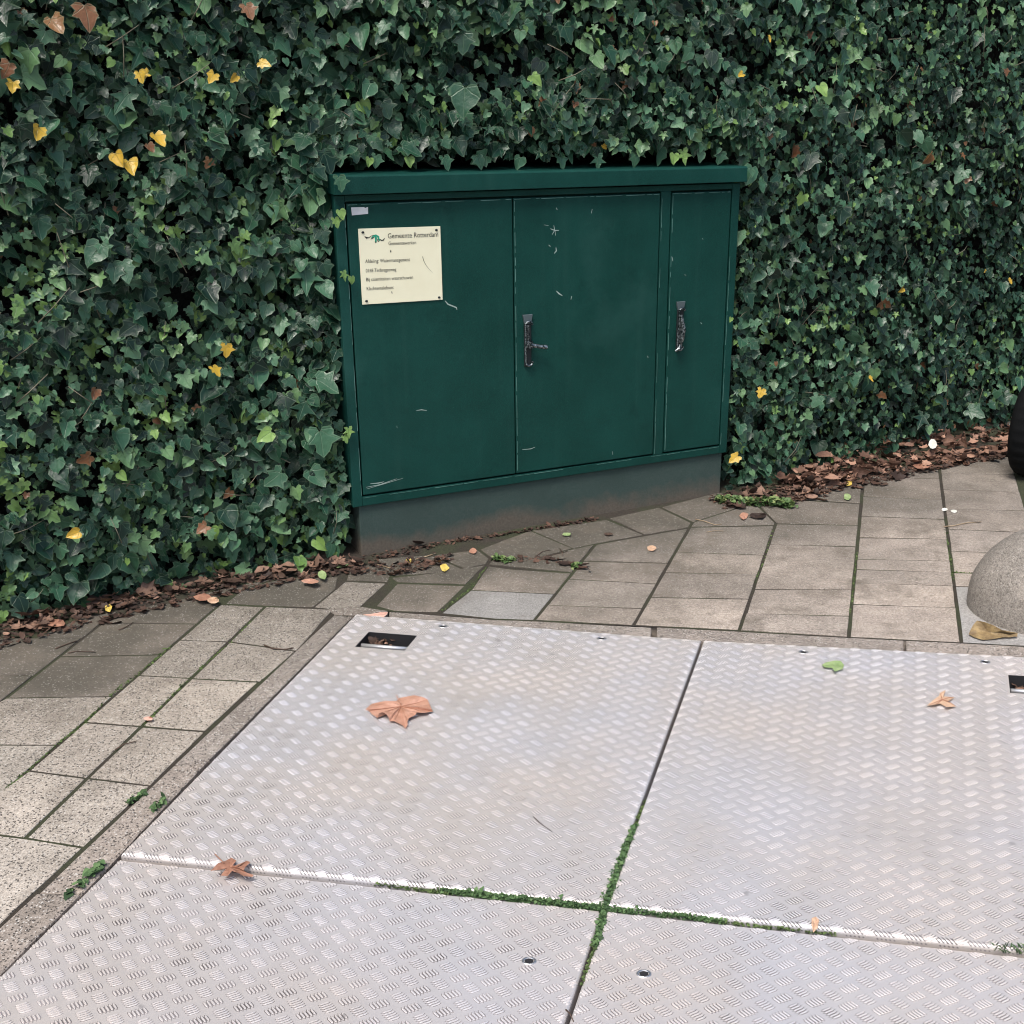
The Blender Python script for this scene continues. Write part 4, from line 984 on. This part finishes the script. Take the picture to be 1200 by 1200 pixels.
litter('leaf_litter', [(845, 588), (900, 586), (960, 575)], [.08, .12, .1], 160, .032, m_lit, 'small patch of reddish dead leaves beside the cabinet plinth', 5, .02, .4)
litter('leaf_litter', [(425, 655), (480, 645), (520, 636), (600, 625), (700, 608)], [.05, .04, .03, .015, .012], 330, .012, m_lit2, 'thin line of leaf crumbs along the cabinet plinth', 6, .006, .3)
litter('leaf_litter', [(584, 658), (640, 655), (690, 668)], [.03, .03, .02], 60, .022, m_lit2, 'dark shrivelled leaf scraps in the paving joint in front of the cabinet', 7, .008, .3)
litter('leaf_litter', [(425, 753), (478, 758)], [.02, .02], 1, .02, m_lit2, 'dead leaf scrap beside the lifting pocket', 8, .004, .2)
# leaves lying inside the lifting pockets
for (px_, py_, n_, lab) in ((449, 752, 26, 'dead leaves caught in the left lifting pocket'), (1200, 803, 20, 'dead leaves caught in the right lifting pocket')):
    r = np.random.default_rng(n_); c = np.array([*G(px_, py_, Z1 - .03)]); q = c + r.uniform(-1, 1, (n_, 3)) * [.035, .008, .010]
    Mx_ = frames(n_, r.normal(0, 1, (n_, 3)) * [1, 1, .3], np.array([0, 0, 1.]) + r.normal(0, .5, (n_, 3)), r.uniform(.014, .028, n_), .8)
    o_ = bulk('leaf_litter', [(1, Mx_, q, r.uniform(.3, 1, n_))], m_lit, None, TD); tag(o_, lab, 'leaf litter', None, 'stuff')

# ------------------------------------------------------------------ single fallen leaves
def outline_leaf(name, label, mat, pts, cen, z0=0.014, lift=0.012, seed=0, lifts=None, petiole=None, veins=0):
    r = random.Random(seed); n = len(pts); mb = MB(); top_ = []
    for i, (x, y) in enumerate(pts):
        h = z0 + (lifts[i] if lifts else r.uniform(0.0, lift)); top_.append(G(x, y, h))
    C0 = G(*cen, z0 + lift * .35)
    mid = [C0.lerp(p, .55) + Vector((0, 0, r.uniform(-.25, .35) * lift)) for p in top_]
    V = top_ + mid + [C0]; Fc = []
    for i in range(n):
        j = (i + 1) % n; Fc += [(i, j, n + j, n + i), (n + i, n + j, 2 * n)]
    mb.add(V, Fc)
    if veins:
        for i in range(0, n, veins):
            mb.tube([V[2 * n] + Vector((0, 0, .0006)), V[n + i] + Vector((0, 0, .0006)), V[i].lerp(V[n + i], .25) + Vector((0, 0, .0005))], [.0011, .0008, .0004], 4, 1)
    if petiole:
        mb.tube([G(x, y, z0 + dz) for x, y, dz in petiole], .0013, 5)
    loc = Vector((C0.x, C0.y, z0)); o_ = mb.build(name, [mat, m_vein], None, loc=loc)
    return tag(o_, label, 'leaf')
def zc(ox, oy, k, L): return [(ox + L[i] / k, oy + L[i + 1] / k) for i in range(0, len(L), 2)]
big_pts = zc(420, 800, 12, [95,380, 180,300, 370,255, 530,260, 575,215, 680,195, 780,175, 900,200, 975,235, 1000,300, 1030,370, 1050,405, 930,425, 820,420, 800,455, 710,500, 690,550, 695,590, 660,645, 620,600, 500,540, 440,545, 430,500, 400,450, 340,415, 290,430, 265,495, 200,450, 150,400])
lf = [.010,.006,.010,.008,.006,.008,.012,.012,.008,.010,.012,.004,.010,.014,.010,.008,.008,.006,.001,.004,.006,.004,.010,.014,.018,.016,.006,.004,.004]
outline_leaf('fallen_leaf', 'large orange brown maple leaf lying on the back left tread plate', m_orange, big_pts, (470, 828), Z1 + .002, .012, 1, lf[:len(big_pts)] + [.004] * max(0, len(big_pts) - len(lf)), [(470, 824, .012), (466, 818, .014), (464.5, 814.5, .018)], veins=4)
outline_leaf('fallen_leaf', 'rust brown deeply lobed leaf lying across the rim between the left plates', m_rust,
    zc(200, 720, 3.3333, [155,1002, 185,972, 215,962, 238,950, 257,962, 242,980, 262,985, 298,962, 312,968, 292,986, 285,1000, 300,1010, 325,1018, 318,1026, 285,1022, 262,1010, 240,1002, 222,1022, 195,1020, 214,1000, 212,986, 190,984, 172,1000]), (269, 1016.5), Z1 + .003, .014, 2,
    None, [(252, 1001, .004), (256, 1005, .012), (262, 1011, .012)])
outline_leaf('fallen_leaf', 'pale tan star shaped leaf on the back right tread plate', m_pale, zc(800, 440, 3, [858,1162, 880,1142, 902,1126, 905,1115, 925,1105, 918,1128, 956,1131, 938,1143, 925,1146, 962,1164, 928,1166, 905,1154, 885,1158]), (1104, 820), Z1 + .002, .009, 3, veins=3)
outline_leaf('fallen_leaf', 'pale green torn leaf near the back edge of the right plate', m_gl, zc(800, 440, 3, [488,1018, 505,1008, 535,1002, 555,1003, 568,1018, 562,1032, 535,1041, 525,1028, 500,1026]), (977, 779), Z1 + .002, .010, 4)
outline_leaf('fallen_leaf', 'olive brown folded leaf leaning against the concrete bollard', m_olive, zc(1100, 700, 9.2308, [325,400, 345,350, 372,300, 415,250, 500,268, 590,300, 690,355, 770,383, 855,385, 850,425, 760,432, 690,432, 600,450, 480,462, 390,435]), (1157, 740), .004, .02, 5,
    [.002,.010,.022,.035,.035,.03,.022,.016,.010,.004,.003,.003,.002,.001,.001])
outline_leaf('fallen_leaf', 'small tan leaf standing on the rim below the right plate', m_pale, [(951, 1076), (956, 1074), (960, 1078), (958, 1088), (953, 1093), (951, 1084)], (955, 1083), Z1 + .0, .008, 6)
outline_leaf('fallen_leaf', 'pinkish leaf on the kerb corner above the lifting pocket', m_pink, zc(360, 680, 8.571, [558,345, 640,338, 735,322, 812,322, 800,345, 765,372, 700,372, 620,362]), (441, 720), .008, .008, 7)
def small_leaf(x, y, wpx, hpx, mat, label, seed, z=.003, name='fallen_leaf'):
    r = random.Random(seed); n = 9; a0 = r.uniform(0, 6); pts = [(x + wpx / 2 * math.cos(a0 + 6.2832 * k / n) * r.uniform(.75, 1.1), y + hpx / 2 * math.sin(a0 + 6.2832 * k / n) * r.uniform(.75, 1.1)) for k in range(n)]
    return outline_leaf(name, label, mat, pts, (x, y), z, .005 if max(wpx, hpx) < 13 else .010, seed)
SL = [(554, 645.5, 9, 7, m_orange, 'small orange leaf on the slab in front of the cabinet plinth'), (479, 657, 8, 8, m_yel, 'small yellow leaf at the foot of the cabinet plinth, left of the other yellow one'), (521, 665, 11, 9, m_yel, 'crumpled yellow leaf on the paving joint before the plinth'),
      (664, 626, 12, 4.5, m_gl, 'small pale green leaf on the diagonal slab below the cabinet'), (713, 625.5, 11, 4, m_twigd, 'dark narrow leaf on the diagonal slab below the cabinet'), (763.5, 642, 12, 7, m_pale, 'small tan leaf on the slab below the middle door'),
      (872, 604, 11, 9, m_orange, 'orange leaf beside the green weeds right of the cabinet'), (889, 604, 22, 8, m_lit2, 'dark red brown leaf just right of the orange leaf by the weeds'), (1080, 546, 22, 8, m_rust, 'broad rust leaf lying on the paving edge of the leaf heap'),
      (994, 566, 12, 7, m_yel, 'yellow orange leaf at the front of the leaf heap'), (1036, 567, 10, 4, m_twigd, 'small dark shrivelled leaf on the paving below the leaf heap'), (66, 730, 26, 11, m_rust, 'broad rust brown leaf in the litter left of the hedge foot'),
      (127, 712, 9, 12, m_yel, 'yellow green leaf standing in the litter at the left'), (363, 681, 22, 6, m_orange, 'flat orange leaf on the slab edge left of the cabinet'), (378, 674, 12, 11, m_gl, 'round green leaf in the litter near the cabinet corner'),
      (398, 661, 22, 8, m_gl, 'green leaf on the litter at the cabinet corner'), (250, 703, 14, 8, m_pale, 'cream dead leaf in the litter in the left part'), (238, 700, 22, 9, m_rust, 'brown leaf in the litter next to the cream leaf'),
      (174, 842, 13, 5, m_pink, 'thin pinkish leaf in the joint of the speckled pavers'), (889, 760.5, 3, 2, m_twigd, None), (700, 779, 5, 2, m_twigd, None)]
for i, (x, y, a, b_, mt, lab) in enumerate(SL):
    if lab: small_leaf(x, y, a, b_, mt, lab, 20 + i, .012 if (y > 665 and y < 735 and x < 400) or (mt is m_rust) else .004)
small_leaf(993, 582, 9, 9, m_gl, 'pale green seed husk on the dark paver under the leaf heap', 60, .004, 'seed_husk')
o_ = small_leaf(1093, 520, 11, 13, m_cream, 'white petal standing in the brown leaf heap', 61, .05, 'petal')
o_['category'] = 'petal'
for x, y, lab in ((1107, 597, 'white bird dropping on the paver joint, left one'), (1118, 599, 'white bird dropping on the paver joint, right one')):
    o_ = small_leaf(x, y, 8, 4, m_cream, lab, int(x), .001, 'bird_dropping'); o_['category'] = 'dropping'
# twigs
def twig(pts, r, mat, label, z=.004):
    mb = MB(); P_ = [G(x, y, z + (dz if len(t) > 2 else 0)) for t in pts for x, y, dz in [(t + (0,))[:3]]]
    mb.tube(P_, [r * (1 - .5 * i / len(P_)) for i in range(len(P_))], 5); o_ = mb.build('twig', mat, None, smooth=True, loc=P_[0]); return tag(o_, label, 'twig')
twig([(815, 608.5), (825, 610.5), (838, 615), (846, 614)], .0022, m_twig, 'pale bent twig on the dark slab right of the plinth')
twig([(828, 623.5), (837, 622), (848, 622.3)], .0014, m_twig, 'short pale straw on the paver joint below the bent twig')
twig([(1106, 617), (1118, 616), (1133, 612.5), (1150, 611.5)], .0022, m_twig, 'pale forked twig across the joint left of the bollard')
twig([(511, 648.5), (500, 652), (487, 655.5)], .0024, m_twig, 'pale twig pointing at the yellow leaf by the plinth')
twig([(441, 661), (455, 665), (470, 671)], .0018, m_twig, 'thin pale twig in the crumbs at the cabinet corner')
twig([(135, 878.5), (145, 872), (152, 870.5), (161, 868)], .0018, m_twigd, 'dark twig across the moss joint in the speckled pavers')
twig([(65, 760), (78, 755), (90, 751)], .0022, m_twigd, 'dark twig on the leftmost slabs')
twig([(139, 738), (148, 734.5), (156, 729.5)], .0018, m_twigd, 'dark twig on the slab below the litter')
twig([(310, 756), (320, 760), (334, 761), (344, 759)], .0026, m_twigd, 'dark curled twig in the joint next to the kerb')
twig([(625, 957), (635, 966), (647, 974.5)], .0009, m_twigd, 'thin dark stalk on the back left tread plate', Z1 + .003)
twig([(629, 651), (636, 646), (645, 644.5)], .0014, m_twigd, 'curved dark twig on the slab in front of the middle door')
twig([(656, 643), (659, 647), (660, 651)], .0016, m_twigd, 'short dark twig by the diagonal slab joint')
twig([(620, 655), (640, 652), (665, 646)], .0014, m_twigd, 'long thin twig lying along the diagonal slab joint')
twig([(663, 1183), (668, 1188), (672, 1197)], .0014, m_twigd, 'brown twig stuck in the front seam between the plates')
twig([(1172, 566), (1090, 566)][::-1], .0009, m_twigd, 'hair thin dark twig on the paver right of the leaf heap') if False else None
twig([(80, 765), (90, 763), (112, 764)], .0016, m_twigd, 'dark catkin like twig on the joint of the left slabs')

# ------------------------------------------------------------------ moss and weeds
def sprouts(name, label, path, wid, n, size, mat, seed, z0=0.0, zs=.006, cat='moss', kind='stuff', up=.5):
    r = np.random.default_rng(seed); pts = np.array([[*G(x, y).xy] for x, y in path]); L = np.concatenate([[0], np.cumsum(np.linalg.norm(np.diff(pts, axis=0), axis=1))])
    t = r.uniform(0, L[-1], n); x = np.interp(t, L, pts[:, 0]); y = np.interp(t, L, pts[:, 1]); w_ = np.interp(t, L, wid)
    q = np.stack([x, y, z0 + r.uniform(0, zs, n)], 1) + r.normal(0, .45, (n, 3)) * w_[:, None] * [1, .75, 0]
    Mx_ = frames(n, r.normal(0, 1, (n, 3)) * [1, 1, up], np.array([0, -.2, 1.]) + r.normal(0, .5, (n, 3)), r.lognormal(math.log(size), .3, n), 1)
    o_ = bulk(name, [(2, Mx_, q, r.uniform(0, 1, n))], mat); tag(o_, label, cat, None, kind); return o_
sprouts('moss', 'green moss filling the seam behind the crossing of the four plates', [(744, 972), (728, 1010), (716, 1045), (709, 1066)], [.005, .009, .010, .012], 1500, .0052, m_moss, 1, .002, .012)
sprouts('moss', 'green moss along the seam left of the crossing of the plates', [(515, 1046), (580, 1053), (640, 1059), (709, 1068)], [.003, .007, .008, .008], 1500, .0052, m_moss, 2, .000, .011)
sprouts('moss', 'green moss along the seam right of the crossing of the plates', [(709, 1067), (760, 1071), (790, 1075), (850, 1082)], [.008, .006, .004, .002], 650, .0048, m_moss, 3, .000, .009)
sprouts('moss', 'green moss in the seam in front of the crossing of the plates', [(708, 1070), (703, 1090), (698, 1110)], [.008, .006, .004], 480, .0052, m_moss, 4, .0, .007)
sprouts('moss', 'scattered moss crumbs where the seam moss fades out toward the back', [(756, 940), (750, 955), (742, 975)], [.002, .004, .005], 120, .0045, m_jmoss, 5, .000, .006)
sprouts('moss', 'scattered moss crumbs where the seam moss fades out at the left', [(440, 1037), (480, 1042), (525, 1048)], [.001, .003, .004], 160, .0045, m_jmoss, 6, .000, .006)
sprouts('moss', 'scattered moss crumbs where the seam moss fades out at the right', [(845, 1082), (900, 1088), (980, 1097)], [.002, .003, .001], 150, .0045, m_jmoss, 7, .000, .006)
sprouts('moss', 'scattered moss crumbs along the near end of the front seam', [(699, 1106), (690, 1130), (681, 1155)], [.004, .002, .001], 110, .0045, m_jmoss, 8, .000, .005)
for i, (path, wd, n, lab) in enumerate([([(200, 757), (158, 792), (128, 816), (100, 846), (57, 880), (0, 931)], .006, 1700, 'moss in the wide joint beside the large slabs at the left'), ([(296, 727), (271, 752), (218, 797), (166, 852)], .004, 800, 'moss in the joint between the two rows of speckled pavers'),
        ([(884, 683), (896, 655), (905, 620)], .004, 200, 'moss in the paver joint below the third door'), ([(995, 720), (1000, 690), (1004, 645)], .004, 380, 'moss in the second long joint right of the cabinet'),
        ([(1107, 620), (1113, 655), (1117, 680)], .005, 380, 'moss in the long joint left of the bollard'), ([(1117, 671), (1148, 672)], .005, 220, 'short line of bright moss behind the bollard'), ([(518, 716), (551, 690), (570, 664)], .004, 300, 'moss in the slanting joint before the plinth')]):
    sprouts('moss', lab, path, [wd] * len(path), int(n * .8), .0048, m_jmoss, 30 + i, -.004, .004)
sprouts('weed', 'low patch of small leaved green weeds at the cabinet corner', [(840, 589), (870, 592), (905, 592), (930, 596)], [.02, .03, .03, .015], 520, .013, m_weed, 50, .004, .025, 'weed', None, .4)
sprouts('weed', 'small weed growing in the joint before the plinth', [(578, 655), (592, 660), (602, 658)], [.012, .014, .01], 60, .014, m_weed, 51, .003, .014, 'weed', None)
sprouts('weed', 'tiny weed where two paver joints meet below the middle door', [(670, 667), (678, 664)], [.008, .008], 30, .012, m_weed, 52, .003, .01, 'weed', None)
sprouts('weed', 'weed with round leaves on the kerb beside the front left plate', [(78, 1052), (90, 1042), (105, 1030), (118, 1015)], [.008, .010, .010, .006], 40, .0125, m_moss, 53, .002, .012, 'weed', None, .15)
sprouts('weed', 'small bright weed in the joint beside the kerb', [(150, 943), (160, 938), (168, 932)], [.008, .01, .008], 50, .0075, m_moss, 54, .0, .012, 'weed', None)
sprouts('weed', 'weed with two stems on the kerb above the plates seam', [(180, 951), (188, 945), (195, 938)], [.006, .008, .006], 40, .008, m_moss, 55, .002, .012, 'weed', None)
gb = MB(); rg = random.Random(9); tints = []
for k in range(70):
    x = 1165 + rg.uniform(0, 60); y = 1113 + (x - 1165) * .1 + rg.uniform(-3, 3); p = G(x, y, .004); L = rg.uniform(.015, .035); a = rg.uniform(-1.2, 1.2)
    d = Vector((math.sin(a), -.5 * rg.random() + .1, .7)).normalized() * L; sd_ = Vector((.0016, .0006, 0))
    gb.add([p - sd_, p + sd_, p + d * .6 + sd_ * .8, p + d * .6 - sd_ * .8, p + d + Vector((0, 0, -L * .2))], [(0, 1, 2, 3), (3, 2, 4)]); tints += [rg.random()] * 5
go = gb.build('grass_tuft', m_moss); me = go.data; a_ = me.attributes.new('tint', 'FLOAT', 'POINT'); a_.data.foreach_set('value', np.array(tints, np.float32))
tag(go, 'small tuft of green grass in the seam at the right edge', 'grass', None, None)

# ------------------------------------------------------------------ bollard and wheel at the right
bc = G(1258.6, 714); A = 122 / (F / (RC @ (np.array([bc.x, bc.y, .0]) - [0, 0, H]))[2])
mb = MB(); nu_, nv_ = 48, 20; czz = 0.035; V = []
bcen = Vector((bc.x, bc.y, 0))
for j in range(nv_ + 1):
    th = -0.30 + (math.pi / 2 + .30) * j / nv_
    for i in range(nu_):
        ph = 2 * math.pi * i / nu_; rr_ = A * (math.cos(th) if th > 0 else 1.0); dn = 1 + .006 * noise.noise(Vector((math.cos(ph) * 3, math.sin(ph) * 3, th * 3)))
        V.append(Vector((rr_ * math.cos(ph) * dn, rr_ * math.sin(ph) * .76 * dn, czz + A * .76 * math.sin(th) * dn)))
Fc = [(j * nu_ + i, j * nu_ + (i + 1) % nu_, (j + 1) * nu_ + (i + 1) % nu_, (j + 1) * nu_ + i) for j in range(nv_) for i in range(nu_)]
mb.add(V, Fc); bo = mb.build('bollard', m_boll, None, smooth=True); bo.location = bcen
tag(bo, 'rounded concrete bollard with open aggregate standing behind the right tread plate', 'bollard')
# wheel
wroot = empty('wheel', tuple(G(1204, 557))); tag(wroot, 'black rubber wheel standing on the pavers at the right edge of the picture', 'wheel')
sc = F / (RC @ (np.array([*wroot.location.xy, .17]) - [0, 0, H]))[2]
RAD = 58 / sc / .97; TR = RAD * .27; yaw = R_(60)
def wheel_pt(rad, a, x):   # a angle in wheel plane, x along axle
    d = Vector((math.cos(yaw), math.sin(yaw) * .76, 0)); ax_ = Vector((math.sin(yaw), -math.cos(yaw) * .76, 0))
    return d * (rad * math.cos(a) * 1.0) + Vector((0, 0, RAD + rad * math.sin(a))) + ax_ * x
mb = MB(); NA, NB = 84, 18; V = []
for i in range(NA):
    a = 2 * math.pi * i / NA
    for j in range(NB):
        b_ = 2 * math.pi * j / NB; rd = RAD - TR + TR * math.cos(b_) * (1.0 if abs(math.sin(b_)) > .62 or (i % 3) else .84); V.append(wheel_pt(rd, a, TR * 1.15 * math.sin(b_)))
mb.add(V, [(i * NB + j, i * NB + (j + 1) % NB, ((i + 1) % NA) * NB + (j + 1) % NB, ((i + 1) % NA) * NB + j) for i in range(NA) for j in range(NB)])
ty = mb.build('tyre', m_rub, wroot, smooth=True)
mb = MB(); prof = [(RAD * .62, TR * .8), (RAD * .56, TR * .75), (RAD * .5, TR * .2), (RAD * .2, TR * .35), (RAD * .13, TR * .9), (0.001, TR * .95)]
for sgn in (1, -1):
    V = [wheel_pt(r_, 2 * math.pi * i / 32, sgn * x_) for r_, x_ in prof for i in range(32)]
    mb.add(V, [(j * 32 + i, j * 32 + (i + 1) % 32, (j + 1) * 32 + (i + 1) % 32, (j + 1) * 32 + i) for j in range(5) for i in range(32)])
mb.build('rim', m_rim, wroot, smooth=True)
